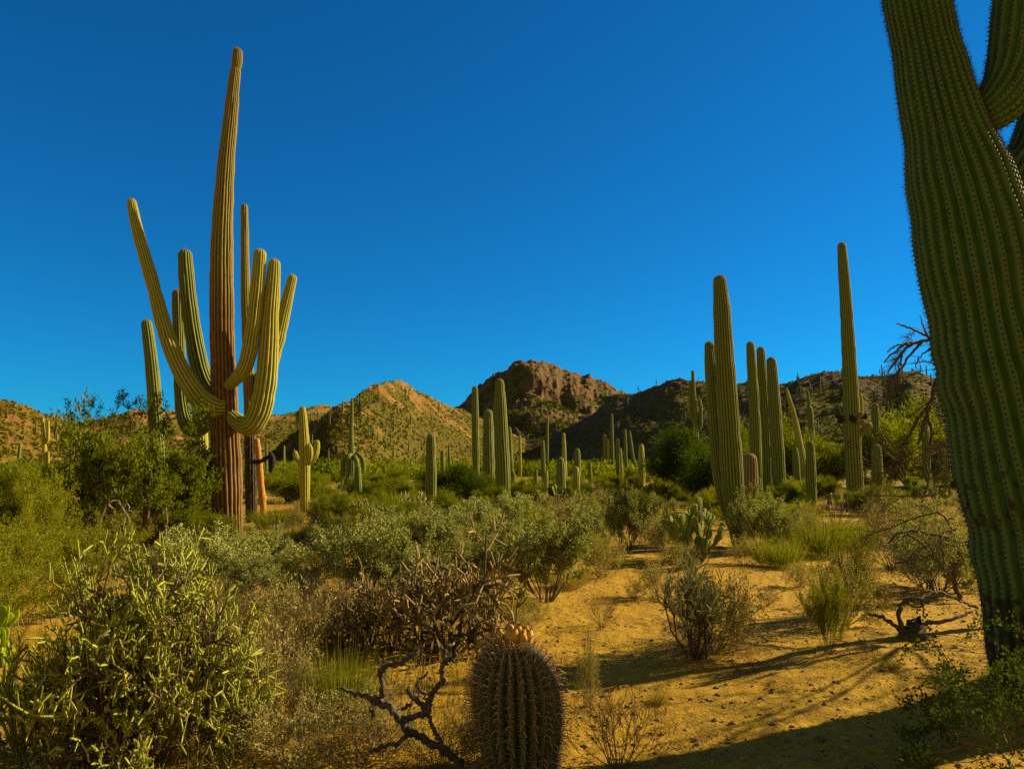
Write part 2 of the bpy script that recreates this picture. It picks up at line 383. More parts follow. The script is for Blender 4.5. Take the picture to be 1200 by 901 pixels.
HILL = {}
def hill(name, sil, foot, ridge, mat, seed, rough=.05, rock=(.55, .2), gully=.12, power=1.35, back=1.2, nth=420, nr=170, cliff=0.0, crag=0.0, patches=(), fine=.022, jag=.3):
    """sil: skyline [(px,py)]; foot/ridge: [(px, distance)] of the foot line and the crest"""
    s = np.array(sil, float); px = np.linspace(s[0, 0], s[-1, 0], nth)
    py = np.interp(px, s[:, 0], s[:, 1])
    k = np.array([.25, .5, .25]); py[1:-1] = np.convolve(py, k, 'valid')
    Rd = np.interp(px, *np.array(ridge, float).T); Fd = np.interp(px, *np.array(foot, float).T)
    rj = np.random.default_rng(seed); py = py + (fbm(px * .11, px * 0, 4, seed + 90, True) - .62) * -jag * 6
    def smooth(a, m):
        kk = np.ones(m) / m; return np.convolve(np.pad(a, m // 2, 'edge'), kk, 'valid')[:len(a)]
    Rd = smooth(Rd, 25); Fd = smooth(Fd, 25)
    u = (px - CX) / F; th = np.arctan2(u, cp)
    H = np.empty(nth)
    for i in range(nth): H[i] = at(px[i], py[i], Rd[i] * math.cos(th[i]))[2]
    tt = np.concatenate([np.linspace(0, 1, int(nr * .72)), np.linspace(1, 1 + back, int(nr * .28) + 1)[1:]])
    T, TH = np.meshgrid(tt, th, indexing='ij')
    Dd = np.where(T <= 1, Fd + (Rd - Fd) * T, Rd + (Rd - Fd) * (T - 1))
    X = Dd * np.sin(TH); Y = Dd * np.cos(TH)
    L = float(np.mean(Rd - Fd))
    up = np.clip(T, 0, 1) ** power
    if cliff: up = up * (1 - cliff) + cliff * sstep(.70, .84, T + (fbm(X / L * 6, Y / L * 6, 3, seed + 40) - .5) * .25)
    dn = np.clip(1 - (T - 1) / back, 0, 1) ** 1.2
    prof = np.where(T <= 1, up, dn)
    gl = fbm(TH * 3500 / L * 1.0 + T * .6, T * 1.3, 4, seed, True) - .6
    n2 = fbm(X / L * 9, Y / L * 9, 5, seed + 7) - .5
    env = np.clip(4 * T * (1.0 - .93 * np.clip(T, 0, 1)), 0, 1)
    Z = H[None] * (prof + gully * gl * env + rough * n2 * (0.35 + env))
    rk = fbm(X / L * 15, Y / L * 15, 4, seed + 11)
    rm = sstep(rock[0] - .05, rock[0] + .08, rk + rock[1] * (np.clip(T, 0, 1) - .5))
    PXg = np.broadcast_to(px[None], T.shape)
    for (cx, t0, wx, wt, st) in patches:
        g = np.exp(-((PXg - cx) / wx) ** 2 - ((np.clip(T, 0, 1.05) - t0) / wt) ** 2)
        rm = np.clip(rm + st * g * sstep(.32, .55, fbm(X / L * 14, Y / L * 14, 3, seed + 51)), 0, 1)
    cr = abs(fbm(X / L * 26, Y / L * 26, 3, seed + 19, True) - .5)
    Z = Z + rm * (cr + .2) * (crag or .05) * float(np.mean(H)) * sstep(0, .15, T) * (T < 1.5)
    Z = np.where(T <= 0, -3.0, Z) - 1.5 * (1 - np.clip(T * 6, 0, 1))
    Z = Z + float(np.mean(H)) * fine * (.35 + rm) * (fbm(X / L * 42, Y / L * 42, 3, seed + 77, True) - .6) * sstep(0, .2, T) * 2
    V = np.stack([X, Y, Z], -1).reshape(-1, 3); nrr = len(tt)
    i = np.arange(nrr - 1)[:, None]; j = np.arange(nth - 1)[None]
    q = np.stack([i * nth + j, i * nth + j + 1, (i + 1) * nth + j + 1, (i + 1) * nth + j], -1).reshape(-1, 4)
    mb = MB(); mb.add(V, q, 0, True, rock=rm.ravel())
    o = mb.obj(name, [mat]); o['kind'] = 'structure'
    HILL[name] = (V.reshape(nrr, nth, 3), rm, int(nr * .72))
    return o
def hill_scatter(key, n, size, rng, name, mat, label, tmax=1.0, n_leaf=10, **k):
    V, rm, kr = HILL[key]
    a = rng.random(n) * (kr * tmax + 4); b = rng.random(n) * (V.shape[1] - 1.01)
    i = np.minimum(a.astype(int), V.shape[0] - 2); j = b.astype(int)
    keep = (rng.random(n) > rm[i, j] * .75); i, j, a, b = i[keep], j[keep], a[keep], b[keep]
    fa, fb = (a - i)[:, None], (b - j)[:, None]
    P = (V[i, j] * (1 - fa) + V[i + 1, j] * fa) * (1 - fb) + (V[i, j + 1] * (1 - fa) + V[i + 1, j + 1] * fa) * fb
    S = size * (.45 + rng.random(len(P)) ** 2 * 1.3)
    far_shrubs(P, S, rng, n_leaf, name, mat, label, **k)
rngh = np.random.default_rng(11)
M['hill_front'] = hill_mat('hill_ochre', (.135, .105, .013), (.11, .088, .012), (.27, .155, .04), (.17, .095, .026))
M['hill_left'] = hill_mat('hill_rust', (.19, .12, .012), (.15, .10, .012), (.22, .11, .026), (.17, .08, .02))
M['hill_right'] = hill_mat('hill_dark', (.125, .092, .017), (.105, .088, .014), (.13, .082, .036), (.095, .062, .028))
M['mountain'] = hill_mat('mountain_rock', (.115, .095, .024), (.085, .075, .02), (.20, .115, .042), (.085, .058, .032), .35)

hill('mountain', [(380, 560), (450, 530), (500, 500), (530, 483), (545, 472), (556, 456), (566, 450), (573, 441), (594, 436), (601, 428), (612, 424), (636, 423), (652, 427), (660, 433), (674, 435), (680, 440), (690, 438), (699, 445), (712, 449), (722, 456), (735, 464), (760, 478), (820, 510), (900, 545)],
     [(380, 1150), (560, 1020), (640, 960), (760, 900), (900, 820)], [(380, 1850), (600, 1600), (618, 1570), (650, 1640), (700, 1660), (720, 1640), (900, 1600)], M['mountain'], 3, .05, (.56, .50), .34, 1.05, 1.0, 460, 190, .20, .08,
     ((632, .86, 14, .16, .9), (620, .6, 12, .12, .7), (700, .9, 20, .08, .6)), .05, .4)
hill('saddle_hill', [(-60, 520), (60, 505), (110, 492), (150, 484), (163, 480), (172, 481), (190, 484), (205, 482), (240, 489), (270, 488), (300, 489), (330, 486), (350, 482), (362, 477), (380, 474), (392, 476), (420, 486), (480, 510), (560, 550)],
     [(-60, 330), (160, 380), (560, 640)], [(-60, 560), (160, 560), (300, 700), (560, 980)], M['hill_front'], 17, .06, (.66, .25), .12, 1.2, 1.0, 360, 120, 0, .07, ((180, .9, 32, .15, .8), (380, .95, 20, .1, .5)))
hill('front_hill', [(296, 556), (312, 543), (330, 521), (350, 506), (366, 499), (382, 488), (402, 474), (410, 471), (424, 459), (440, 451), (455, 447), (470, 447), (480, 451), (492, 460), (508, 467), (524, 475), (543, 480), (560, 490), (585, 503), (615, 515), (650, 530), (700, 548)],
     [(296, 330), (395, 190), (425, 225), (560, 400), (700, 580)], [(296, 430), (345, 400), (396, 345), (425, 385), (520, 560), (700, 900)], M['hill_front'], 29, .055, (.67, .22), .16, 1.15, 1.1, 460, 190, 0, .085,
     ((470, .95, 22, .10, .9), (450, .82, 16, .10, .7), (468, .72, 10, .08, .8), (432, .62, 18, .06, .7), (525, .66, 12, .10, .9), (445, .36, 10, .06, .6)))
hill('left_hill', [(-500, 440), (-200, 440), (-80, 455), (0, 470), (18, 472), (40, 480), (56, 487), (66, 488), (90, 497), (130, 512), (190, 534), (240, 552)],
     [(-500, 110), (0, 130), (240, 260)], [(-500, 260), (0, 270), (120, 330), (240, 420)], M['hill_left'], 41, .05, (.66, .3), .1, 1.1, 1.1, 420, 150, 0, .06)
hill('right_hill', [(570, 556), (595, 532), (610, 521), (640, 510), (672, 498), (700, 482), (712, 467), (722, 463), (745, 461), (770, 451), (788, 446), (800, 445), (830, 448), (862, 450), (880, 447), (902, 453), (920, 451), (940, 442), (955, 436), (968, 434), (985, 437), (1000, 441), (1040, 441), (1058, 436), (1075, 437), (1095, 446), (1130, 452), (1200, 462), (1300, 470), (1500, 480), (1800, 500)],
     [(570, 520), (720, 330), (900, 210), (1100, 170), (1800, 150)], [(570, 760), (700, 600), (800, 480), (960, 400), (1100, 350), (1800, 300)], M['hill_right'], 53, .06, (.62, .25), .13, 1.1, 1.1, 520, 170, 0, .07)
M['hillbush'] = leaf_mat('leaf_hill', (.075, .068, .007), (.17, .13, .015), .2, 0)
M['hillbush_dark'] = leaf_mat('leaf_hill_dark', (.05, .06, .008), (.15, .14, .02), .2, 0)
hill_scatter('front_hill', 11000, .8, rngh, 'hill_scrub', M['hillbush'], 'small desert bushes dotting the rocky middle hill')
hill_scatter('saddle_hill', 6000, 1.6, rngh, 'hill_scrub', M['hillbush'], 'small bushes dotting the low saddle hill at left')
hill_scatter('left_hill', 10000, .65, rngh, 'hill_scrub', M['hillbush'], 'small bushes dotting the rust coloured left hill')
hill_scatter('right_hill', 15000, 1.0, rngh, 'hill_scrub', M['hillbush_dark'], 'bushes covering the dark shaded right hill', n_leaf=10)
hill_scatter('mountain', 12000, 4.0, rngh, 'hill_scrub', M['hillbush_dark'], 'bushes on the slopes of the far rocky mountain', .85, 10)

# the flat between: a mass of far scrub
def flat_scrub(n, r0, r1, size, nl, seed, name, mat, label, **k):
    rng = np.random.default_rng(seed)
    r = np.sqrt(rng.random(n) * (r1 ** 2 - r0 ** 2) + r0 ** 2); th = np.radians(rng.uniform(-56, 56, n))
    x, y = r * np.sin(th), r * np.cos(th)
    keep = fbm(x * .05, y * .05, 2, seed) > .40; x, y = x[keep], y[keep]
    P = np.stack([x, y, gz(x, y)], -1)
    far_shrubs(P, size * (.4 + rng.random(len(x)) * .9), rng, nl, name, mat, label, **k)
flat_scrub(1500, 58, 130, 1.8, 300, 61, 'scrub', M['verde'], 'far yellow green scrub on the flat below the hills', leafk=.07)
flat_scrub(500, 62, 130, 2.2, 240, 62, 'scrub', M['darkgreen'], 'far dark green scrub on the flat below the hills', leafk=.07)
flat_scrub(3600, 125, 420, 2.3, 260, 63, 'scrub', M['verde'], 'distant pale scrub mass at the foot of the hills', leafk=.05)
flat_scrub(1500, 125, 420, 2.4, 260, 64, 'scrub', M['darkgreen'], 'distant dark scrub mass at the foot of the hills', leafk=.05)

# ------------------------------------------------------------------ saguaros
def catmull(P, n):
    P = np.asarray(P, float); Q = np.concatenate([2 * P[:1] - P[1:2], P, 2 * P[-1:] - P[-2:-1]])
    d = np.linalg.norm(np.diff(P[:, :3], axis=0), axis=1); c = np.concatenate([[0], np.cumsum(d)])
    out = []
    for sv_ in np.linspace(0, c[-1], n):
        i = min(int(np.searchsorted(c, sv_, 'right')) - 1, len(P) - 2); t = (sv_ - c[i]) / max(d[i], 1e-9)
        a, b, cc, dd = Q[i], Q[i + 1], Q[i + 2], Q[i + 3]
        out.append(.5 * (2 * b + (cc - a) * t + (2 * a - 5 * b + 4 * cc - dd) * t * t + (3 * b - a - 3 * cc + dd) * t ** 3))
    return np.array(out), c[-1]
def ribbed(mb, PR, ribs, per, seg, depth_=.15, brown=None, char=None, spine=None, seed=0, dots=None, wob=.045, dome=1.0, phase=0.0):
    """PR: [(x,y,z,radius)] along the axis; a ribbed stem with a rounded tip"""
    rng = np.random.default_rng(seed)
    PR = np.asarray(PR, float); L = float(np.linalg.norm(np.diff(PR[:, :3], axis=0), axis=1).sum())
    n = max(int(L / seg), 6); C, L = catmull(PR, n)
    P, Rr = C[:, :3], np.maximum(C[:, 3], .004)
    s_ = np.linspace(0, L, n); rt = float(PR[-1, 3])
    Rr = Rr * (1 + wob * 2 * (fbm(s_ / (rt * 3) + seed, s_ * 0 + seed, 2, seed) - .5))
    for c_ in rng.uniform(.12, .95, rng.integers(2, 5)) * L: Rr = Rr * (1 - rng.uniform(.02, .075) * np.exp(-((s_ - c_) / (rt * rng.uniform(.5, 1.2))) ** 2))
    # dome
    nd = 7; ang = np.linspace(0, math.pi / 2 * .97, nd + 1)[1:]
    T = np.gradient(P, axis=0); T /= np.linalg.norm(T, axis=1)[:, None]
    P = np.concatenate([P, P[-1] + T[-1] * (np.sin(ang) * Rr[-1] * dome)[:, None]]); k0 = len(Rr)
    Rr = np.concatenate([Rr, Rr[-1] * np.cos(ang)]); T = np.concatenate([T, np.repeat(T[-1:], nd, 0)])
    s_ = np.concatenate([s_, L + np.sin(ang) * rt * dome])
    m = ribs * per; th = np.arange(m) * 2 * math.pi / m + phase
    prof = np.abs(np.cos(ribs * (th - phase) / 2)) ** .75
    fade = np.ones(len(Rr)); 
    V = np.empty((len(Rr), m, 3)); NRM = np.empty((len(Rr), m, 3))
    a = np.cross(T[0], (0, 1., 0) if abs(T[0][1]) < .9 else (1., 0, 0)); a /= np.linalg.norm(a)
    tw = rng.uniform(-.15, .15)
    irr = 1 + (fbm(s_[:, None] * 2.0 + 0 * th, np.cos(th)[None] * 1.5 + seed + np.sin(th)[None] * 2.7, 2, seed + 3) - .5) * .10
    for k in range(len(Rr)):
        a = a - T[k] * a.dot(T[k]); a /= np.linalg.norm(a); b = np.cross(T[k], a)
        tk = th + tw * s_[k] * .1 + (fbm(s_[k] * 1.6 + 0 * th, np.cos(th) * 4 + seed + np.sin(th) * 6, 2, seed + 8) - .5) * 1.1 / ribs
        ring = np.cos(tk)[:, None] * a + np.sin(tk)[:, None] * b
        NRM[k] = ring
        V[k] = P[k] + ring * (Rr[k] * irr[k] * (1 - depth_ + depth_ * prof))[:, None]
    nr = len(Rr); i = np.arange(nr - 1)[:, None]; j = np.arange(m)[None]; j2 = (j + 1) % m
    q = np.stack([i * m + j, i * m + j2, (i + 1) * m + j2, (i + 1) * m + j], -1).reshape(-1, 4)
    br = np.zeros(nr) if brown is None else sstep(brown[1], brown[0], s_)
    ch = np.zeros(nr)
    if char is not None:
        for (c0, c1, amt) in char: ch = np.maximum(ch, amt * sstep(c0 - .15, c0, s_) * (1 - sstep(c1, c1 + .25, s_)))
    mb.add(V.reshape(-1, 3), q, 0, True, rib=np.tile(prof, nr), brown=np.repeat(br, m), char=np.repeat(ch, m))
    # tip cap
    cap = np.arange(m)[None] + (nr - 1) * m
    mb.f.append((cap + mb.n - nr * m, 0, True))
    if spine:
        sp, ln, wd, cnt, mat = spine
        st = max(1, int(round(sp / seg)))
        rows = np.arange(1, nr, st); rows = np.unique(np.concatenate([rows, np.arange(k0, nr)]))
        cr = np.arange(ribs) * per
        RRi, CCi = np.meshgrid(rows, cr, indexing='ij'); A0 = V[RRi, CCi].reshape(-1, 3); Nn = NRM[RRi, CCi].reshape(-1, 3)
        Tt = np.repeat(T[rows], ribs, 0); Nn = Nn + Tt * np.repeat((np.arange(len(rows)) * 0 + (rows >= k0)) * .8, ribs)[:, None]
        sd = np.cross(Tt, Nn)
        for c in range(cnt):
            u = rng.normal(size=(len(A0), 1)); w = rng.normal(size=(len(A0), 1))
            D = Nn * .8 + sd * u * .6 + Tt * w * .6; D /= np.linalg.norm(D, axis=1)[:, None]
            D *= ln * rng.uniform(.55, 1.15, (len(A0), 1))
            mb.leaves(A0 - D * .05, D, np.full(len(A0), wd), rng, mat)
        if dots:
            n_ = len(A0); e = dots
            o6 = np.stack([A0 + sd * e * .8, A0 + Tt * e * 1.3, A0 - sd * e * .8, A0 - Tt * e * 1.3, A0 + Nn * e * .8], 1).reshape(-1, 3)
            fc = np.array([[0, 1, 4], [1, 2, 4], [2, 3, 4], [3, 0, 4]])
            mb.add(o6, (fc[None] + (np.arange(n_) * 5)[:, None, None]).reshape(-1, 3), 2, False)
    return V

LAND = []          # landmarks for the labels of the shrubs
def pts3(pts, Y, base):
    out_ = []
    for p in pts:
        q = at(p[0], p[1], Y + (p[3] if len(p) > 3 else 0)); r = p[2] * .5 * pxs(q)
        out_.append((q[0] - base[0], q[1] - base[1], q[2] - base[2], r))
    return out_
def saguaro(label, pts, arms=(), Y=None, ribs=18, per=4, seg=None, mat='sag', brown=None, char=None, group=None, spine=True, seed=0, depth_=.15, stem_wob=.03, name='saguaro'):
    """pts: axis in photo pixels with width, from the base up"""
    if Y is None: Y = depth(pts[0][1])
    b = at(pts[0][0], pts[0][1], Y); base = np.array((b[0], b[1], float(gz(b[0], b[1]))))
    P = pts3(pts, Y, base)
    P[0] = (P[0][0], P[0][1], min(P[0][2], -.05), P[0][3])
    px1 = pxs(b)
    if seg is None: seg = max(px1 * 2.2, .03)
    sp = (max(.05, px1 * 2.5), .035 + px1 * .4, max(.0018, px1 * .10), 1, 1) if spine else None
    mats = [M[mat], M['spine']]
    if not arms:
        mb = MB(); ribbed(mb, P, ribs, per, seg, depth_, brown, char, sp, seed, wob=stem_wob)
        o = mb.obj(name, mats, None, base); tag(o, label, 'cactus', group); return o
    root = empty(name, base, label, 'cactus', group)
    mb = MB(); ribbed(mb, P, ribs, per, seg, depth_, brown, char, sp, seed, wob=stem_wob); mb.obj('trunk', mats, root)
    for k, a in enumerate(arms):
        nm = 'arm'; m2 = mats
        if isinstance(a, dict): nm = a.get('name', 'arm'); m2 = [M[a.get('mat', mat)], M['spine']]; a = a['pts']
        mb = MB(); ribbed(mb, pts3(a, Y, base), max(8, ribs - 4), per, seg * .8, depth_, None, None, sp, seed + 31 * (k + 1))
        mb.obj(nm, m2, root)
    return root

# the tall candelabra saguaro on the left
Y1 = depth(641)
S1 = saguaro('tallest candelabra saguaro with brown ribbed trunk and many upturned arms',
    [(268, 641, 33), (267, 600, 34), (265, 540, 35), (263, 480, 31), (261, 420, 28), (260, 350, 27), (260, 290, 25), (262, 240, 22), (265, 190, 19), (270, 140, 16), (274, 100, 13.5), (276, 84, 12), (276.5, 81, 10), (277, 78, 11.5), (278, 70, 12), (278.5, 62, 11)],
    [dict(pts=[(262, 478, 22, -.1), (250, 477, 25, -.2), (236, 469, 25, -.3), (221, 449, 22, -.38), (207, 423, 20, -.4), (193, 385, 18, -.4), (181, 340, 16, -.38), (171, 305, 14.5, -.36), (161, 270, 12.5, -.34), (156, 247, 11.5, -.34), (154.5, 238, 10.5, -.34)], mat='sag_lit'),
     dict(pts=[(258, 462, 15, .15), (246, 457, 19, .3), (236, 436, 21, .4), (228, 400, 20, .42), (222, 360, 19, .42), (218.5, 325, 18, .42), (217, 300, 16, .42)], mat='sag'),
     dict(pts=[(258, 483, 12, .2), (245, 494, 16, .5), (231, 504, 17, .8), (219, 497, 17, .95), (213, 470, 16, 1.0), (211, 430, 14, 1.0), (209, 380, 13, 1.0), (208, 345, 12, 1.0)], mat='sag'),
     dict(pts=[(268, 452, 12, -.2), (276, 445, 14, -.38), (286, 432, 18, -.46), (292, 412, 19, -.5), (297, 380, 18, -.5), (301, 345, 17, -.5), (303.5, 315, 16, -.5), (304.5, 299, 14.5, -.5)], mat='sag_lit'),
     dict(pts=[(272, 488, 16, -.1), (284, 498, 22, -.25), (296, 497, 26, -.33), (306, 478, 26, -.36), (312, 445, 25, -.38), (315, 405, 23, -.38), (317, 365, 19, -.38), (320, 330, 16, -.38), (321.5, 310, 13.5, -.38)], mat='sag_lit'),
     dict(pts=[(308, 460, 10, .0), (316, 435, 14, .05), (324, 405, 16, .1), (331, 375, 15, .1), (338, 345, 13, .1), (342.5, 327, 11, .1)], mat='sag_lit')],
    ribs=20, per=6, mat='sag_old', brown=(3.6, 6.2), seed=1, depth_=.17, stem_wob=.04)
LAND.append((268, 641, 'the tallest candelabra saguaro'))

# the damaged one behind it: dark trunk, bare orange wood and a hanging burl
Y2 = depth(612)
S2 = saguaro('thin saguaro behind the candelabra with bare orange wood at its foot',
    [(295, 612, 13), (294, 560, 14), (293, 500, 13), (291, 430, 12.5), (288, 350, 11), (287, 290, 9.5), (286.5, 250, 8.5), (286.5, 243, 8)],
    Y=Y2, ribs=14, mat='sag_old', brown=(3.0, 4.5), char=[(0, 2.2, .75)], seed=4, arms=[[(294, 470, 8), (298, 466, 9), (301, 455, 9), (302, 440, 8)]])
b2 = np.array(S2.location)
mb = MB(); w = [(309, 616, 9), (308, 590, 8), (305, 560, 8), (303, 535, 7), (301, 515, 6)]
q = [np.array(at(x, y, Y2 - .25)) - b2 for x, y, _ in w]; q[0][2] = -.05
pp, _ = catmull(np.concatenate([np.array(q), np.array([[k[2] * .5 * pxs(at(k[0], k[1], Y2))] for k in w])], 1), 30)
mb.tube(pp[:, :3], pp[:, 3] * (1 + .2 * np.random.default_rng(3).normal(size=30) * .5), 10); mb.obj('bare_wood_rib', [M['wood']], S2)
mb = MB(); w = [(295, 541, 6), (303, 541, 5), (310, 538, 5), (315, 534, 4), (318, 533, 7), (319, 540, 9), (318, 547, 7), (317, 552, 5)]
pp, _ = catmull(np.array([tuple(at(x, y, Y2 - .35) - b2) + (k * .5 * pxs(at(x, y, Y2)),) for x, y, k in w]), 26)
mb.tube(pp[:, :3], pp[:, 3] * (1 + .25 * np.random.default_rng(5).normal(size=26) * .6), 8); mb.obj('blackened_burl', [M['burl']], S2)

saguaro('plain dark saguaro stem rising above the mesquite left of the candelabra', [(187, 600, 18), (185, 540, 18), (182, 480, 16.5), (178, 430, 15), (174, 395, 13), (172, 380, 12)], Y=depth(606), ribs=15, seed=6)
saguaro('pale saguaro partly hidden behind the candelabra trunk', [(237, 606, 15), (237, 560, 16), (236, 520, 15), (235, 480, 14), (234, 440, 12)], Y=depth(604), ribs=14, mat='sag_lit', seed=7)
saguaro('saguaro with two short raised arms on open ground right of the candelabra',
    [(357, 601, 9), (357, 585, 11), (357, 550, 12.5), (356.5, 520, 12), (355.5, 495, 10), (354.5, 480, 8)],
    [[(358, 540, 5, -.2), (361, 540, 7, -.45), (363, 535, 8, -.55), (363, 526, 8, -.6), (362.5, 523, 6, -.6)], [(358, 543, 6, 0), (364, 540, 8, 0), (369, 533, 9, 0), (371, 524, 8.5, 0), (371.5, 519, 7, 0)], [(354, 542, 5, .2), (350, 540, 6, .35), (347, 535, 7, .4), (346, 531, 6, .4)]],
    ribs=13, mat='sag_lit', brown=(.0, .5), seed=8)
LAND.append((357, 601, 'the saguaro with two short raised arms'))
S5 = saguaro('crooked saguaro with a skirt of drooping arms and a thin looped top',
    [(412, 580, 10), (412, 560, 10), (412, 540, 9), (411.5, 515, 6), (412, 495, 4.5), (412.5, 480, 3.5), (412.5, 468, 3)],
    [[(411, 502, 3), (407, 498, 4), (406, 491, 4), (408, 486, 4), (410, 485, 3)], [(410, 536, 4), (405, 536, 6), (402, 542, 6), (402, 556, 5)], [(413, 534, 4, -.3), (410, 534, 6, -.8), (408, 540, 6, -1), (408, 560, 5, -1)], [(414, 534, 4, 0), (420, 533, 6, -.3), (425, 539, 6, -.3), (426.5, 554, 5, -.3)], [(413, 535, 4, -.5), (416, 536, 6, -.9), (418, 543, 6, -1), (418, 552, 5, -1)]],
    Y=depth(578), ribs=11, seed=9)
LAND.append((412, 580, 'the crooked saguaro with drooping arms'))
def sg(label, x0, y0, x1, y1, w0, w1, Y=None, mat='sag', ribs=12, seed=0, group=None, bow=0, **k):
    mx_ = (x0 + x1) / 2 + bow
    t0 = y1 + w1 * .5
    return saguaro(label, [(x0, y0, w0 * .85), (x0 * .7 + mx_ * .3, y0 * .7 + t0 * .3, w0), (mx_, (y0 + t0) / 2, w0), (x1 * .8 + mx_ * .2, y0 * .12 + t0 * .88, (w0 * .35 + w1 * .65)), (x1, t0, w1 * .9)], Y=Y, mat=mat, ribs=ribs, seed=seed + int(x0), group=group, **k)
sg('short dark saguaro in front of the crooked drooping one', 420, 597, 419, 544, 9.5, 8)
sg('knee high saguaro stub left of the short dark one', 404, 595, 404, 581, 5.5, 5)
sg('stout single saguaro alone right of the middle hill', 505, 602, 505, 507, 13.5, 11.5, ribs=15)
LAND.append((505, 602, 'the stout lone saguaro'))
sg('leaning small saguaro on the flat below the hill, the taller of a pair', 453, 583, 450, 545, 4, 3.4)
sg('leaning small saguaro on the flat below the hill, the shorter of a pair', 457, 583, 453, 559, 5.5, 5)
sg('pale slender saguaro at the back left of the central trio', 558, 572, 556.5, 452, 9, 7.5, ribs=13)
sg('middle height saguaro between the two taller ones of the central trio', 573, 580, 572, 479, 13.5, 11.5, ribs=14)
sg('tallest thick saguaro of the central trio under the far mountain', 590, 594, 585.5, 443, 17.5, 12, ribs=16)
LAND.append((590, 594, 'the central trio of saguaros'))
sg('thin saguaro just right of the central trio', 599, 566, 597, 500, 6, 5)
for k, (x0, y0, x1, y1, w0, w1, lb) in enumerate([
    (610, 560, 609, 509, 3.6, 3, 'pencil thin far saguaro at the foot of the dark hill'),
    (637, 570, 636, 516, 5.5, 4.5, 'far saguaro with a darker twin right behind it'),
    (641, 556, 641.5, 489, 3.6, 2.8, 'tall pencil saguaro in the middle of the far flat'),
    (662, 572, 660.5, 507, 5.5, 4, 'tall far saguaro right of the pencil one'),
    (658, 588, 657, 535, 11.5, 9.5, 'stubby bright saguaro beside the small prickly pear'),
    (677, 574, 676.5, 525, 8.5, 7, 'stocky saguaro behind the stubby bright one'),
    (676, 584, 675, 546, 8.5, 7.5, 'squat saguaro just in front of the stocky one'),
    (692, 568, 691, 541, 5, 4.5, 'short round topped saguaro in a gap of the far scrub'),
    (709, 560, 708.5, 509, 4.5, 4, 'left stem of the tight far cluster of saguaros'),
    (713, 560, 712.5, 514, 4, 3.6, 'second stem of the tight far cluster of saguaros'),
    (718, 560, 717, 485, 4, 2.6, 'tallest thin stem of the tight far cluster of saguaros'),
    (724, 562, 723.5, 514, 4.5, 4, 'shorter stem right of the tallest in the far cluster'),
    (729, 564, 727, 525, 3.5, 3, 'lean arm like stem low in the far cluster of saguaros'),
    (734, 562, 732.5, 503, 4.2, 3.5, 'straight far saguaro right of the tight cluster'),
    (745, 560, 738, 505, 3.8, 2.8, 'leaning thin far saguaro beside the straight one'),
    (752, 572, 751.5, 520, 8.5, 6.5, 'dark round topped saguaro left of the green tree'),
    (602, 575, 601, 552, 5.5, 5, 'small saguaro low behind the trio'),
    (628, 573, 628, 550, 4.5, 4, 'tiny saguaro left of the stubby bright one'),
    (640, 582, 640, 552, 5, 4.5, 'small dark saguaro in scrub left of the stubby one'),
    (519, 564, 518.5, 527, 5.5, 4.5, 'blurred far saguaro right of the stout lone one'),
    (527, 560, 526, 521, 3.4, 2.6, 'thin far stalk saguaro against the middle hill'),
    (482, 562, 482, 540, 3, 2.6, 'tiny saguaro near the foot of the middle hill'),
    (462, 566, 461, 548, 3, 2.6, 'tiny far saguaro just right of the leaning pair'),
    (385, 558, 385, 528, 2.2, 1.8, 'very thin far saguaro below the shaded spur'),
    (333, 556, 333, 522, 2.4, 2, 'thin far saguaro against the dark shaded spur'),
    (312, 574, 312, 518, 3.4, 2.8, 'thin far saguaro beside the hanging burl'),
    (11, 592, 11, 548, 5, 4.2, 'small saguaro at the far left edge below the hill'),
    (37, 590, 37, 560, 3.4, 3, 'thin little saguaro left of the left hill candelabra'),
    (27, 612, 27, 592, 7, 6.4, 'short blurred saguaro stump at the left edge'),
    (1110, 574, 1109, 520, 8, 7, 'saguaro half hidden beside the giant trunk')]):
    sg(lb, x0, y0, x1, y1, w0, w1, seed=k * 3, ribs=10, group='saguaros on the far flat', mat='sag_lit' if k % 3 == 0 else 'sag')
S28 = saguaro('slim candelabra saguaro standing before the left hill', [(53, 585, 5), (53, 560, 5.5), (52.5, 530, 5), (50.5, 505, 4), (50, 490, 3.2)],
    [[(53, 520, 3), (56, 516, 4), (56.5, 505, 3.6), (56.5, 494, 3)], [(52, 562, 3), (48, 558, 4), (47, 548, 4), (47, 535, 3.4)], [(54, 548, 3), (56, 545, 3.4), (56.5, 536, 3), (56.5, 530, 2.6)]], Y=depth(580), ribs=10, mat='sag_lit', seed=12)
LAND.append((53, 585, 'the slim candelabra saguaro by the left hill'))

# right-hand group
ST = saguaro('tall thick two stemmed saguaro right of the prickly pear',
    [(867, 642, 15), (863, 612, 20), (858.5, 565, 25.5), (855, 507, 25), (851, 450, 23.5), (848, 400, 21.5), (845.5, 355, 18.5), (843.5, 330, 15)],
    [dict(pts=[(862, 628, 9, .2), (852, 595, 15, .35), (845, 560, 18, .4), (840, 520, 18, .4), (836, 470, 16, .4), (833, 430, 14, .4), (831.5, 406, 12, .4)], name='second_stem')], Y=depth(642), ribs=22, per=6, mat='sag', seed=14, depth_=.12)
LAND.append((866, 642, 'the tall two stemmed saguaro'))
sg('knee tall rusty young saguaro right of the two stemmed one', 879, 588, 879, 530, 18.5, 17.5, mat='sag_rust', ribs=16, Y=depth(620))
saguaro('left darkest stem of the right trio of tall saguaros', [(888, 592, 12), (886, 540, 13.5), (884, 480, 12.5), (881, 430, 11), (879.5, 405, 9.5)], ribs=16, seed=15)
saguaro('middle stem of the right trio of tall saguaros', [(900, 588, 12), (898, 540, 14.5), (896, 490, 14), (893, 440, 12), (891.5, 411, 9.5)], ribs=16, seed=16)
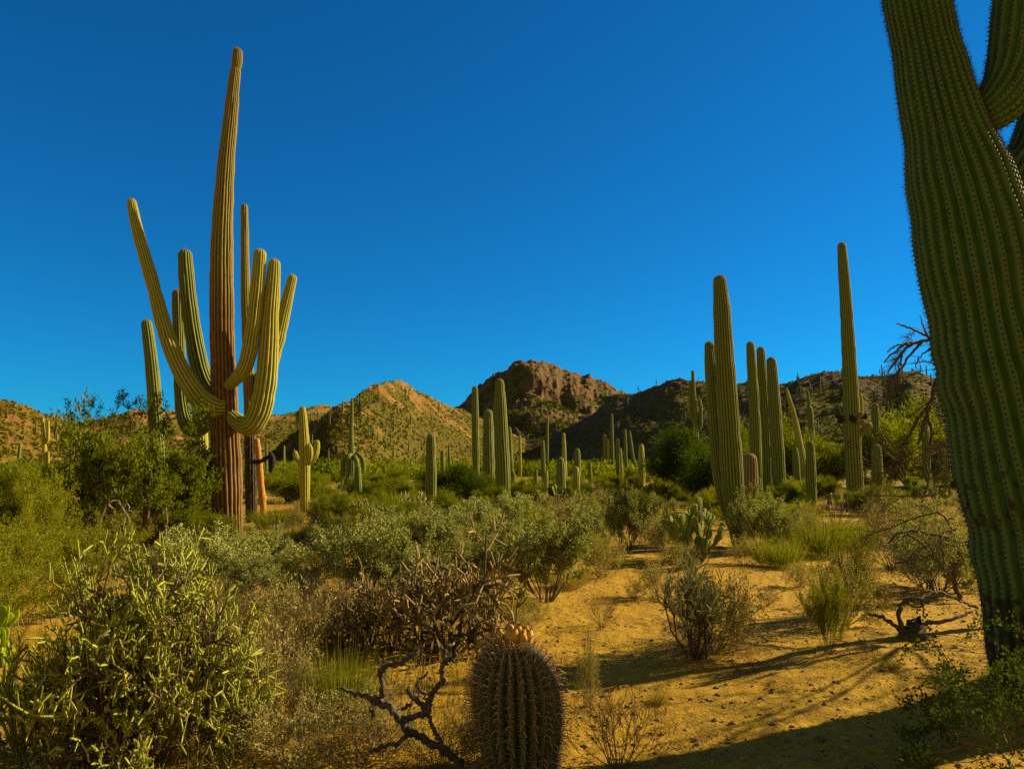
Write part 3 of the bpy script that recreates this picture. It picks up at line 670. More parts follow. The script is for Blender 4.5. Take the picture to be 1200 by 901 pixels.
saguaro('right stem of the right trio of tall saguaros', [(914, 590, 12), (912, 545, 15.5), (909, 500, 15), (906, 450, 13), (904, 424, 11)], ribs=16, seed=17)
LAND.append((900, 590, 'the right trio of tall saguaros'))
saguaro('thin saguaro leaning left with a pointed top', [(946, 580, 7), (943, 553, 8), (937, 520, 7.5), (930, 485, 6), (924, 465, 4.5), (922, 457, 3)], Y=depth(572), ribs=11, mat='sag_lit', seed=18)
saguaro('lumpy thin saguaro with a pinched neck', [(953, 570, 7), (952, 530, 8), (950.5, 500, 6.5), (948.5, 480, 7.5), (948, 475, 4), (947, 465, 4), (946, 459, 3.6)], Y=depth(568), ribs=11, seed=19)
sg('squat dark saguaro in front of the lumpy thin one', 951, 594, 949.5, 516, 12, 9.5, ribs=13)
sg('short saguaro half behind the leaning pointed one', 935, 576, 932, 524, 8.5, 7)
SH = saguaro('slender tall saguaro with a collar of black and round buds',
    [(1003, 596, 17), (1002, 570, 19), (1000, 530, 18.5), (998.5, 495, 18.5), (996.5, 450, 17), (994, 400, 15.5), (991, 350, 13.5), (988, 310, 11.5), (986.5, 289, 9.5)],
    [dict(pts=[(1003, 494, 5, -.2), (1008, 496, 7, -.4), (1011, 495, 7.5, -.45)], mat='sag_rust'), dict(pts=[(1003, 489, 5, -.1), (1007, 487, 6, -.2), (1009.5, 485, 5.5, -.2)], mat='sag_rust'), dict(pts=[(1003, 508, 5, 0), (1011, 506, 8, -.1), (1016, 501, 9, -.15), (1017.5, 499, 8.5, -.15)], mat='sag_rust')],
    Y=depth(596), ribs=18, per=6, brown=None, char=[(-1, .35, .9), (2.05, 2.3, .35)], mat='sag', seed=21, depth_=.12)
bh = np.array(SH.location); rb = np.random.default_rng(8)
for (x, y, k) in [(986, 492, 7), (1014, 487, 7), (1000, 490, 8), (1011, 489, 5)]:
    mb = MB(); c = at(x, y, bh[1] - (.25 if x == 1000 else .05)) - bh; r_ = k * .5 * pxs(at(x, y, bh[1]))
    pth = [c + np.array((rb.normal() * .02, rb.normal() * .02, -r_ + 2 * r_ * t)) for t in np.linspace(0, 1, 7)]
    mb.tube(pth, r_ * np.array([.5, .9, 1.1, .85, 1.05, .8, .4]), 8); mb.obj('black_bud', [M['burl']], SH)
LAND.append((1002, 596, 'the slender saguaro with budded collar'))
sg('bluish round topped saguaro right of the budded collar', 1027, 580, 1025.5, 472, 10, 8, Y=depth(572), ribs=13)
sg('shorter saguaro in front of the bluish round topped one', 1029, 590, 1027.5, 520, 12.5, 11, ribs=13)
sg('thin saguaro peeping out behind the budded one', 1012, 568, 1008, 461, 8, 5.5, Y=depth(566), ribs=11, mat='sag_lit')
saguaro('small two armed saguaro under the dead twigs near the giant', [(1087, 590, 8), (1086, 550, 9), (1085, 520, 8.5), (1084, 495, 7)], [[(1085, 538, 5), (1089, 534, 6), (1091, 526, 5), (1091, 520, 4.5)]], Y=depth(574), ribs=11, seed=23)
saguaro('forked far saguaro against the skyline left of the two stemmed one', [(819, 570, 6), (817, 530, 6.5), (814.5, 490, 6), (812.5, 455, 5), (812, 436, 4)], [[(816, 500, 4), (810, 486, 4.5), (809, 462, 4), (809, 448, 3.5)], [(817, 505, 4), (821, 498, 5), (821, 480, 4.5), (820, 469, 4)]], Y=depth(566), ribs=11, seed=24)

# tiny saguaros standing on the hills
def hill_saguaros(key, spots, label, group):
    V, rm, kr = HILL[key]; rng = np.random.default_rng(len(spots))
    mb = MB(); ribbed(mb, [(0, 0, -.4, .26), (0, 0, 2, .3), (.05, 0, 4.2, .27), (.08, 0, 5.4, .2)], 8, 2, .4, .15)
    mb2 = MB(); ribbed(mb2, [(0, 0, -.4, .26), (0, 0, 2, .3), (.05, 0, 4.6, .27), (.08, 0, 6.0, .2)], 8, 2, .4, .15)
    ribbed(mb2, [(0, 0, 2.2, .15), (.7, 0, 2.3, .2), (.9, 0, 3, .2), (.9, 0, 4.1, .17)], 8, 2, .3, .15); ribbed(mb2, [(0, 0, 2.6, .15), (-.6, 0, 2.7, .2), (-.8, 0, 3.3, .2), (-.8, 0, 3.9, .17)], 8, 2, .3, .15)
    ms = [mb.mesh('saguaro', [M['sag']]), mb2.mesh('saguaro', [M['sag']])]
    for k, (i, j) in enumerate(spots):
        i = min(int(i * kr), V.shape[0] - 1); j = int(j * (V.shape[1] - 1))
        o = bpy.data.objects.new('saguaro', ms[k % 3 == 0]); col.objects.link(o); o.location = V[i, j]; o.rotation_euler = (0, 0, rng.uniform(0, 6))
        s_ = rng.uniform(.6, 1.15); o.scale = (s_, s_, s_); tag(o, label, 'cactus', group)
rs = np.random.default_rng(77)
hill_saguaros('front_hill', [(rs.uniform(.02, .95), rs.uniform(.1, .9)) for _ in range(55)], 'tiny saguaro dotted on the slope of the rocky middle hill', 'saguaros on the middle hill')
hill_saguaros('right_hill', [(rs.uniform(.02, 1.0), rs.uniform(.12, .45)) for _ in range(55)] + [(1.0, rs.uniform(.2, .45)) for _ in range(10)], 'tiny saguaro dotted on the dark right hill', 'saguaros on the right hill')
hill_saguaros('left_hill', [(rs.uniform(.02, .9), rs.uniform(.62, .98)) for _ in range(18)], 'tiny saguaro dotted on the rust left hill', 'saguaros on the left hill')

# ------------------------------------------------------------------ the giant on the right
YG = 4.8
bg_ = at(1247, row(YG), YG); baseG = np.array((bg_[0], bg_[1], float(gz(bg_[0], bg_[1]))))
G = empty('saguaro', baseG, 'giant saguaro cut off by the right edge of the picture', 'cactus')
gpts = [(x_, y_, w_ * .87) for x_, y_, w_ in [(1247, row(YG) + 6, 140), (1239, 800, 148), (1228, 700, 156), (1211, 600, 158), (1188, 500, 156), (1165, 400, 150), (1149, 320, 144), (1134, 250, 132), (1119, 195, 117), (1110, 160, 106), (1097, 110, 90), (1086, 60, 83), (1073, 0, 77), (1052, -90, 70), (1035, -170, 60), (1026, -215, 48)]]
mats = [M['sag_giant'], M['spine_dark'], M['areole']]
gsp = (.034, .034, .0011, 7, 1)
mb = MB(); ribbed(mb, pts3(gpts, YG, baseG), 28, 6, .017, .16, None, [(-1, .7, .62), (1.3, 1.5, .33)], gsp, 2, dots=.008, wob=.06); mb.obj('trunk', mats, G)
for k, a in enumerate([[(1120, 142, 34, -.02), (1144, 141, 40, -.03), (1170, 122, 56, -.04), (1192, 84, 67, -.05), (1203, 20, 73, -.06), (1206, -20, 74, -.06), (1207, -100, 80, -.06), (1204, -190, 66, -.06), (1203, -225, 52, -.06)],
                       [(1165, 250, 44, .15), (1192, 212, 58, .25), (1214, 185, 68, .32), (1238, 130, 74, .36), (1250, 40, 74, .38), (1254, -60, 76, .38), (1252, -130, 60, .38)]]):
    mb = MB(); ribbed(mb, pts3(a, YG, baseG), 18, 8, .017, .14, None, None, gsp, 40 + k, dots=.008, wob=.02); mb.obj('arm', mats, G)
LAND.append((1200, 870, 'the giant saguaro'))

# ------------------------------------------------------------------ barrel cactus
YB = depth(898); bb = at(613, 898, YB); baseB = np.array((bb[0], bb[1], float(gz(bb[0], bb[1]))))
B = empty('barrel_cactus', baseB, 'dark barrel cactus with yellow fruit on its crown in the foreground', 'cactus')
def barrel():
    rng = np.random.default_rng(5); ribs, per = 24, 8
    h, r = .655, .238; nz = 70
    t = np.linspace(0, 1, nz); ang = t * math.pi * .5
    # profile: narrow foot, full shoulder, sunken top
    zz = np.concatenate([np.linspace(-.03, h - .30, 40), h - .30 + .30 * np.sin(np.linspace(0, 1, 30)[1:] * math.pi / 2)])
    rr = np.concatenate([r * (.70 + .30 * np.sin(np.linspace(0, 1, 40) * math.pi / 2)), r * np.cos(np.linspace(0, 1, 30)[1:] * math.pi / 2 * .97)])
    m = ribs * per; th = np.arange(m) * 2 * math.pi / m
    tw = .35
    V = np.empty((len(zz), m, 3)); prof = np.abs(np.cos(ribs * th / 2)) ** .7
    for k in range(len(zz)):
        a = th + tw * zz[k]; rad = rr[k] * (.80 + .20 * prof); lean = -.10 * zz[k]
        V[k] = np.stack([np.cos(a) * rad + lean, np.sin(a) * rad, np.full(m, zz[k])], 1)
    n = len(zz); i = np.arange(n - 1)[:, None]; j = np.arange(m)[None]; j2 = (j + 1) % m
    q = np.stack([i * m + j, i * m + j2, (i + 1) * m + j2, (i + 1) * m + j], -1).reshape(-1, 4)
    mb = MB(); mb.add(V.reshape(-1, 3), q, 0, True, rib=np.tile(prof, n)); mb.f.append((np.arange(m)[None] + (n - 1) * m, 0, True))
    mb.obj('body', [M['barrel']], B)
    sb = MB(); P0 = []; P1 = []; RA = []; RB = []; TN = []
    dz = np.gradient(zz); dr = np.gradient(rr)
    s_arc = np.concatenate([[0], np.cumsum(np.hypot(np.diff(zz), np.diff(rr)))])
    rows = [int(np.argmin(abs(s_arc - v))) for v in np.arange(.03, s_arc[-1] - .01, .030)]
    for k in rows:
        for c in range(ribs):
            p = V[k, c * per]; a = th[c * per] + tw * zz[k]
            nn = np.array((math.cos(a) * dz[k], math.sin(a) * dz[k], -dr[k])); nn /= np.linalg.norm(nn) + 1e-9
            tv = np.array((math.cos(a) * dr[k], math.sin(a) * dr[k], dz[k])); tv /= np.linalg.norm(tv) + 1e-9
            sd = np.cross(nn, tv)
            for w_ in range(10):
                fi = w_ * 2 * math.pi / 9 + rng.normal() * .25; ln = rng.uniform(.028, .050); rad = .0008
                d0 = nn * .55 + (tv * math.cos(fi) + sd * math.sin(fi)) * .9
                if w_ == 0: d0 = nn + sd * .2 * rng.normal() + tv * .25; ln = .064; rad = .0030
                d0 /= np.linalg.norm(d0); d1 = d0 - nn * .35 if w_ else d0 - tv * .9
                d1 /= np.linalg.norm(d1)
                m1 = p + d0 * ln * .6; e1 = m1 + d1 * ln * .4
                tn = rng.random()
                P0 += [p, m1]; P1 += [m1, e1]; RA += [rad, rad * .8]; RB += [rad * .8, rad * .2]; TN += [tn, tn]
    sb.segs(P0, P1, RA, RB, 0, 3, tint=np.array(TN)); o = sb.obj('spines', [M['spine_red']], B); o['kind'] = 'stuff'
    fb = MB(); prf = [(0, .011), (.012, .017), (.028, .018), (.042, .013), (.045, .011)]
    P = np.array([(0, 0, z) for z, _ in prf]); fb.tube(P, [r_ for _, r_ in prf], 10, 0)
    fr = np.random.default_rng(2); p0 = np.tile(np.array([[0, 0, .043]]), (14, 1)); d = fr.normal(size=(14, 3)) * (.35, .35, .1) + (0, 0, 1)
    fb.leaves(p0, d * .02, np.full(14, .003), fr, 1)
    me = fb.mesh('fruit', [M['fruit'], M['fruit_top']])
    spots = [(-.055, .02), (-.03, -.035), (-.008, -.045), (.018, -.035), (.04, -.035), (.065, -.02), (.085, .005), (.03, .03), (-.02, .04), (.06, .04), (-.075, -.02)]
    for (x, y) in spots:
        o = bpy.data.objects.new('fruit', me); col.objects.link(o); o.parent = B
        d = math.hypot(x, y); o.location = (x - .055, y, h + .004 - d * d * 2.2); o.rotation_euler = (-y * 7, x * 7, fr.uniform(0, 6)); s_ = fr.uniform(1.0, 1.35); o.scale = (s_, s_, s_ * 1.2)
barrel()
LAND.append((610, 898, 'the barrel cactus'))

# ------------------------------------------------------------------ shrubs
def nrm(v): return v / (np.linalg.norm(v) + 1e-9)
class Plant:
    def __init__(s, seed): s.rng = np.random.default_rng(seed); s.p0 = []; s.p1 = []; s.r0 = []; s.r1 = []; s.tips = []; s.lv = []
    def grow(s, p, d, L, r, lvl, kids, nseg=4, curl=.25, up=.05, spread=.8, ratio=.55, start=1, tipl=0, rmin=.0012):
        rng = s.rng; d = nrm(np.asarray(d, float)); p = np.asarray(p, float); sl_ = L / nseg
        for k in range(nseg):
            d = nrm(d + rng.normal(size=3) * curl + np.array((0, 0, up)))
            q = p + d * sl_; ra = max(r * (1 - k / nseg * .6), rmin); rb_ = max(r * (1 - (k + 1) / nseg * .6), rmin)
            s.p0.append(p); s.p1.append(q); s.r0.append(ra); s.r1.append(rb_); s.lv.append(lvl)
            if lvl <= tipl: s.tips.append((p, q, d))
            p = q
            if lvl > 0 and k >= start:
                for _ in range(kids if isinstance(kids, int) else kids[lvl]):
                    side = rng.normal(size=3); side -= d * side.dot(d); side = nrm(side)
                    s.grow(p, d + side * spread * rng.uniform(.6, 1.4), L * ratio * rng.uniform(.6, 1.2), rb_ * .6, lvl - 1, kids, nseg, curl, up, spread, ratio, start, tipl, rmin)
    def stems(s, mb, mat=0, sides=3): mb.segs(s.p0, s.p1, s.r0, s.r1, mat, sides)
    def foliage(s, mb, per, ln, wd, spread=.6, mat=0, jit=.02, upb=.3):
        rng = s.rng; P = []; A = []
        T0 = np.array([t[0] for t in s.tips]); T1 = np.array([t[1] for t in s.tips]); D = np.array([t[2] for t in s.tips])
        T0 = np.repeat(T0, per, 0); T1 = np.repeat(T1, per, 0); D = np.repeat(D, per, 0); n = len(T0)
        u = rng.random((n, 1)); P = T0 + (T1 - T0) * u + rng.normal(size=(n, 3)) * jit
        A = D * .6 + rng.normal(size=(n, 3)) * spread + (0, 0, upb); A /= np.linalg.norm(A, axis=1)[:, None]
        A *= ln * rng.uniform(.6, 1.3, (n, 1))
        mb.leaves(P, A, wd * rng.uniform(.7, 1.2, n), rng, mat)
def ring_dirs(rng, n, lo, hi):
    for k in range(n):
        az = 2 * math.pi * (k + rng.uniform(-.4, .4)) / n; el = R(rng.uniform(lo, hi))
        yield np.array((math.cos(az) * math.cos(el), math.sin(az) * math.cos(el), math.sin(el))), az

# every kind returns (stems mesh, foliage mesh or None, both at metre size)
def k_jojoba(seed):
    p = Plant(seed)
    for d, az in ring_dirs(p.rng, 16, 22, 85): p.grow((math.cos(az) * .06, math.sin(az) * .06, -.02), d, .62 * p.rng.uniform(.75, 1.2), .011, 2, 2, 4, .18, .07, .7, .48, 1, 1)
    a = MB(); p.stems(a); b = MB(); p.foliage(b, 8, .030, .0095, .55, 0, .02, .45)
    return a.mesh('stems', [M['twig']]), b.mesh('foliage', [M['jojoba']])
def k_creosote(seed, mat='creosote', tw='twig_green'):
    p = Plant(seed)
    for d, az in ring_dirs(p.rng, 15, 30, 82): p.grow((math.cos(az) * .05, math.sin(az) * .05, -.02), d, .75 * p.rng.uniform(.7, 1.15), .007, 2, 2, 5, .14, .08, .55, .42, 1, 1, .0011)
    a = MB(); p.stems(a); b = MB(); p.foliage(b, 5, .026, .0042, .5, 0, .02, .4)
    return a.mesh('stems', [M[tw]]), b.mesh('foliage', [M[mat]])
def k_bursage(seed):
    p = Plant(seed)
    for d, az in ring_dirs(p.rng, 26, 18, 80): p.grow((math.cos(az) * .04, math.sin(az) * .04, -.02), d, .45 * p.rng.uniform(.7, 1.2), .005, 2, 2, 4, .22, .05, .8, .5, 1, 0, .0012)
    a = MB(); p.stems(a); b = MB(); p.foliage(b, 1, .032, .0065, .6, 0, .012, .2)
    return a.mesh('stems', [M['twig_grey']]), b.mesh('foliage', [M['bursage']])
def k_dry(seed):
    p = Plant(seed)
    for d, az in ring_dirs(p.rng, 22, 20, 80): p.grow((math.cos(az) * .03, math.sin(az) * .03, -.02), d, .42 * p.rng.uniform(.7, 1.2), .005, 2, 2, 4, .2, .05, .75, .5, 1, 0, .0011)
    a = MB(); p.stems(a)
    return a.mesh('stems', [M['twig']]), None
def k_tuft(seed, mat='greengrass'):
    rng = np.random.default_rng(seed); b = MB(); n = 900
    az = rng.random(n) * 6.283; r = rng.random(n) ** .6 * .30; P = np.stack([np.cos(az) * r, np.sin(az) * r, np.full(n, -.01)], 1)
    A = np.stack([np.cos(az) * r * 1.1, np.sin(az) * r * 1.1, .30 + rng.random(n) * .25], 1) + rng.normal(size=(n, 3)) * .07
    b.leaves(P, A, np.full(n, .0035), rng, 0); return b.mesh('blades', [M[mat]]), None
def k_cholla(seed, mat='cholla', n=9, L=.34, th=.012, lvl=3, el=(20, 80), spread=1.0, kids=2):
    p = Plant(seed)
    def joint(q, d, ln, r, lv):
        rng = p.rng; d = nrm(d); e = q + d * ln
        p.p0.append(q); p.p1.append(e); p.r0.append(r); p.r1.append(r * .92); p.lv.append(lv)
        if lv <= 0: return
        for _ in range(kids + (rng.random() < .45)):
            side = rng.normal(size=3); side -= d * side.dot(d); side = nrm(side)
            t = rng.uniform(.55, 1.0)
            joint(q + d * ln * t, d * .75 + side * spread * rng.uniform(.5, 1.1) + np.array((0, 0, .15)), ln * rng.uniform(.55, .9), max(r * .85, th * .62), lv - 1)
    for d, az in ring_dirs(p.rng, n, *el): joint(np.array((math.cos(az) * .03, math.sin(az) * .03, -.02)), d, L * p.rng.uniform(.75, 1.2), th * 1.25, lvl)
    lv = np.array(p.lv); P0, P1, R0, R1 = map(np.array, (p.p0, p.p1, p.r0, p.r1)); tn = p.rng.random(len(lv))
    a = MB(); k = lv >= 2; a.capsules(P0[k], P1[k], R0[k], R1[k], 0, 6, tint=tn[k] * .4)
    b = MB(); k = lv < 2; b.capsules(P0[k], P1[k], R0[k], R1[k], 0, 5, tint=tn[k])
    # short spines
    rng = p.rng; idx = np.repeat(np.nonzero(k)[0], 7); u = rng.random((len(idx), 1)); Q = P0[idx] + (P1[idx] - P0[idx]) * u
    D = rng.normal(size=(len(idx), 3)); D /= np.linalg.norm(D, axis=1)[:, None]; b.leaves(Q + D * th * .7, D * th * 1.6, np.full(len(idx), .0011), rng, 1)
    wood = 'twig' if mat != 'cholla_tan' else 'deadwood'
    return a.mesh('stems', [M[wood] if lvl > 3 else M[mat]]), b.mesh('joints', [M[mat], M['spine']])
def k_palesticks(seed):
    return k_cholla(seed, 'cholla_pale', 11, .26, .0062, 4, (45, 86), .8)
def k_verde(seed, mat='verde'):
    p = Plant(seed)
    for d, az in ring_dirs(p.rng, 7, 35, 80): p.grow((math.cos(az) * .06, math.sin(az) * .06, -.03), d, 1.25 * p.rng.uniform(.75, 1.15), .03, 2, 3, 5, .16, .06, .75, .48, 1, 0, .004)
    a = MB(); p.stems(a, 0, 4); b = MB(); p.foliage(b, 6, .12, .010, .65, 0, .10, .15)
    return a.mesh('stems', [M['twig_green']]), b.mesh('foliage', [M[mat]])

KINDS = {'jojoba': (k_jojoba, 4, 1.25, .98), 'creosote': (k_creosote, 3, 1.3, 1.15), 'bursage': (k_bursage, 3, .95, .62), 'dry': (k_dry, 3, .9, .60),
         'tuft': (k_tuft, 2, .95, .52), 'drytuft': (lambda s: k_tuft(s + 50, 'drygrass'), 2, .95, .52), 'verde': (k_verde, 4, 2.6, 2.3), 'darkverde': (lambda s: k_verde(s + 20, 'darkgreen'), 2, 2.6, 2.3),
         'cholla': (lambda s: k_cholla(s), 2, 1.3, .95), 'tancholla': (lambda s: k_cholla(s + 7, 'cholla_tan', 18, .18, .0064, 4, (8, 80), 1.5), 2, 1.05, .65),
         'palesticks': (k_palesticks, 1, 1, 1),
         'yellowcholla': (lambda s: k_cholla(s + 9, 'cholla_yellow', 7, .22, .02, 4, (35, 85)), 2, .9, .85)}
NAME = {'jojoba': ('leafy_shrub', 'shrub', 'grey green leafy shrub'), 'creosote': ('wiry_shrub', 'shrub', 'wiry yellow green shrub'), 'bursage': ('twiggy_shrub', 'shrub', 'low grey twiggy shrub'),
        'dry': ('dry_shrub', 'shrub', 'bare brown twiggy shrub'), 'tuft': ('grass_clump', 'grass', 'yellow green grass clump'), 'drytuft': ('grass_clump', 'grass', 'dry straw grass clump'),
        'verde': ('palo_verde', 'tree', 'bright green bushy palo verde'), 'darkverde': ('palo_verde', 'tree', 'dark green bushy palo verde'), 'cholla': ('cholla_cactus', 'cactus', 'green stick jointed cholla'),
        'tancholla': ('cholla_cactus', 'cactus', 'dry tan jointed cholla'), 'palesticks': ('cholla_cactus', 'cactus', 'pale stick cholla'), 'yellowcholla': ('cholla_cactus', 'cactus', 'straw yellow fuzzy cholla')}
cache = {}; USED = {}
def variant(kind, k):
    key = (kind, k % KINDS[kind][1])
    if key not in cache:
        st, fo = KINDS[kind][0](100 + 13 * key[1] + len(kind)); co = []
        for me in (st, fo):
            if me is not None:
                c = np.empty(len(me.vertices) * 3, np.float32); me.vertices.foreach_get('co', c); co.append(c.reshape(-1, 3))
        c = np.concatenate(co); cache[key] = (st, fo, 2 * np.percentile(np.hypot(c[:, 0], c[:, 1]), 90), np.percentile(c[:, 2], 98))
    return cache[key]
def auto_label(phrase, px, py, w=0):
    near = sorted(LAND, key=lambda l: abs(l[0] - px) + 2.2 * abs(l[1] - py))
    size = 'broad ' if w > 95 else ('small ' if w < 42 else '')
    for a in near[:7]:
        dx, dy = px - a[0], py - a[1]
        opts = []
        if dy > 14: opts.append('in front of')
        elif dy < -14: opts.append('behind')
        opts = (['just ' + ('left of' if dx < 0 else 'right of')] if abs(dx) < 80 else [('left of' if dx < 0 else 'right of')]) + opts if abs(dx) > 12 else opts + ['beside']
        for rel in opts + [('in front and ' if dy > 0 else 'behind and ') + ('left of' if dx < 0 else 'right of')]:
            lb = f'{size}{phrase} {rel} {a[2]}'
            if lb not in USED and len(lb.split()) <= 16: USED[lb] = 1; return lb
    q = 'upper' if py < 620 else ('middle' if py < 720 else 'lower'); side = 'left' if px < 400 else ('central' if px < 800 else 'right')
    for ex in ('', 'paler ', 'denser ', 'ragged ', 'rounder ', 'taller '):
        lb = f'{ex}{size}{phrase} in the {q} {side} scrub'
        if lb not in USED: USED[lb] = 1; return lb
    return lb
rngs = np.random.default_rng(9)
def place(kind, px, by, w, h, label=None, Y=None, var=None, group=None, tilt=True):
    """a shrub w by h photo pixels whose foot shows at (px, by)"""
    Y = Y or depth(by); b = at(px, by, Y); z = float(gz(b[0], b[1]))
    k = pxs(b); st, fo, W0, H0 = variant(kind, rngs.integers(0, 9) if var is None else var)
    sc_ = (w * k / W0, w * k / W0, h * k / H0)
    nm, cat, ph = NAME[kind]; lb = label or auto_label(ph, px, by, w); rz = rngs.uniform(0, 6.28)
    if fo is None or Y > 26:
        o = bpy.data.objects.new(nm, st if fo is None else merged(kind, st, fo)); col.objects.link(o)
        o.location = (b[0], b[1], z); o.rotation_euler = (0, 0, rz); o.scale = sc_; return tag(o, lb, cat, group)
    r = empty(nm, (b[0], b[1], z), lb, cat, group, rz, sc_)
    for me in (st, fo):
        o = bpy.data.objects.new(me.name.split('.')[0], me); col.objects.link(o); o.parent = r
    return r
mcache = {}
def merged(kind, st, fo):
    key = (st.name, fo.name)
    if key not in mcache:
        me = bpy.data.meshes.new('shrub')
        mb = MB()
        off = 0
        for src in (st, fo):
            n = len(src.vertices); co = np.empty(n * 3, np.float32); src.vertices.foreach_get('co', co)
            nl = len(src.loops); vi = np.empty(nl, np.int32); src.loops.foreach_get('vertex_index', vi)
            mi = np.empty(len(src.polygons), np.int32); src.polygons.foreach_get('material_index', mi)
            tn = np.zeros(n, np.float32)
            if 'tint' in src.attributes: src.attributes['tint'].data.foreach_get('value', tn)
            lt = np.empty(len(src.polygons), np.int32); src.polygons.foreach_get('loop_total', lt)
            fq = vi.reshape(-1, 4)
            f0 = fq[mi == 0]; base_n = mb.n
            mb.add(co.reshape(-1, 3), f0, off, False, tint=tn)
            if (mi == 1).any(): mb.f.append((fq[mi == 1].astype(np.int64) + base_n, off + 1, False))
            off += len(src.materials)
        mcache[key] = mb.mesh('shrub', list(st.materials) + list(fo.materials))
    return mcache[key]

# --- prickly pears: every pad a part
def pad_mesh():
    rng = np.random.default_rng(4); mb = MB(); nu, nv = 18, 9
    V = []; 
    for v in range(nv):
        f = -1 + 2 * v / (nv - 1); t = math.sqrt(max(0, 1 - f * f)) ** .7
        for u in range(nu):
            a = 2 * math.pi * u / nu
            x = math.cos(a) * .062 * (1 - .18 * math.sin(a) * -1 if False else 1); z = .085 + math.sin(a) * .085
            x = math.cos(a) * (.052 + .016 * math.sin(a))
            V.append((x * (.25 + .75 * t) if t > 0 else x * .2, f * .011, .085 + (z - .085) * (.25 + .75 * t)))
    q = []
    for v in range(nv - 1):
        for u in range(nu): q.append((v * nu + u, v * nu + (u + 1) % nu, (v + 1) * nu + (u + 1) % nu, (v + 1) * nu + u))
    mb.add(V, q, 0, True, tint=.5)
    mb.f.append((np.arange(nu)[None][:, ::-1], 0, True)); mb.f.append((np.arange(nu)[None] + (nv - 1) * nu, 0, True))
    n = 70; a = rng.random(n) * 6.283; r = rng.random(n) ** .5 * .9; sgn = np.where(rng.random(n) < .5, 1, -1)
    P = np.stack([np.cos(a) * r * .058, sgn * .010, .085 + np.sin(a) * r * .078], 1); D = rng.normal(size=(n, 3)) * .5 + np.stack([np.zeros(n), sgn * 1.0, np.zeros(n)], 1)
    mb.leaves(P, D * .02, np.full(n, .0010), rng, 1)
    return mb.mesh('pad', [M['pad'], M['spine']])
PAD = pad_mesh()
def prickly_pear(px, by, w, h, label, n0=7, lvl=3, seed=0, psize=None, Y=None, group=None, mesh=None, cap=90):
    Y = Y or depth(by); b = at(px, by, Y); k = pxs(b); W, H = w * k, h * k
    root = empty('prickly_pear', (b[0], b[1], float(gz(b[0], b[1]))), label, 'cactus', group)
    rng = np.random.default_rng(seed); ps = psize or H / 3.6; sc_ = ps / .17; cnt = [0]
    todo = []
    def pad(p, d, face, lv, s_):
        if cnt[0] >= cap: return
        cnt[0] += 1
        o = bpy.data.objects.new('pad', mesh or PAD); col.objects.link(o); o.parent = root
        z = nrm(d); y = nrm(face - z * z.dot(face)); x = np.cross(y, z)
        from mathutils import Matrix
        m = Matrix(((x[0] * s_, y[0] * s_, z[0] * s_, p[0]), (x[1] * s_, y[1] * s_, z[1] * s_, p[1]), (x[2] * s_, y[2] * s_, z[2] * s_, p[2]), (0, 0, 0, 1)))
        o.matrix_local = m
        if lv <= 0: return
        for c in range(rng.integers(1, 4)):
            an = rng.uniform(-.75, .75); st_ = p + z * .165 * s_ * math.cos(an * .5) + x * .05 * s_ * math.sin(an)
            todo.append((st_, z * math.cos(an) + x * math.sin(an) * .9 + rng.normal(size=3) * .15 + (0, 0, .25), y + rng.normal(size=3) * .6, lv - 1, s_ * rng.uniform(.85, 1.05)))
    for i in range(n0):
        az = rng.uniform(0, 6.283); r_ = rng.uniform(0, W * .3); e = R(rng.uniform(55, 90))
        pad(np.array((math.cos(az) * r_, math.sin(az) * r_, -.01)), np.array((math.cos(az) * math.cos(e), math.sin(az) * math.cos(e), math.sin(e))), rng.normal(size=3), lvl, sc_ * rng.uniform(.85, 1.1))
    while todo: pad(*todo.pop(0))
    return root
prickly_pear(812, 654, 74, 90, 'large spreading prickly pear left of the tall two stemmed saguaro', 8, 5, 3, Y=depth(660), psize=.225, cap=100)
LAND.append((815, 652, 'the large prickly pear'))
prickly_pear(446, 612, 46, 34, 'dark prickly pear with sunlit pad edges behind the straw cholla', 6, 2, 5)
prickly_pear(657, 596, 40, 36, 'prickly pear at the foot of the stubby bright saguaro', 6, 2, 6)
prickly_pear(730, 584, 24, 18, 'small far prickly pear below the tight far saguaro cluster', 5, 2, 7)
prickly_pear(983, 600, 44, 30, 'low prickly pear left of the slender budded saguaro', 6, 2, 8)
prickly_pear(1020, 596, 36, 22, 'low prickly pear right of the slender budded saguaro', 5, 2, 9)
prickly_pear(340, 586, 24, 16, 'small far prickly pear left of the two armed saguaro', 5, 2, 10)
prickly_pear(375, 586, 30, 16, 'small far prickly pear right of the two armed saguaro', 5, 2, 11)
prickly_pear(770, 592, 34, 18, 'low far prickly pear in front of the dark green tree', 5, 2, 12)
prickly_pear(1095, 592, 44, 26, 'prickly pear half hidden by twigs left of the giant', 5, 2, 13)
M2 = bpy.data.meshes.new('x'); bpy.data.meshes.remove(M2)
PADB = PAD.copy(); PADB.materials[0] = M['pad_bright']
ppr = prickly_pear(10, 740, 26, 42, 'bright yellow green prickly pear pads at the left edge', 3, 4, 22, .19, Y=5.8, mesh=PADB, cap=20)

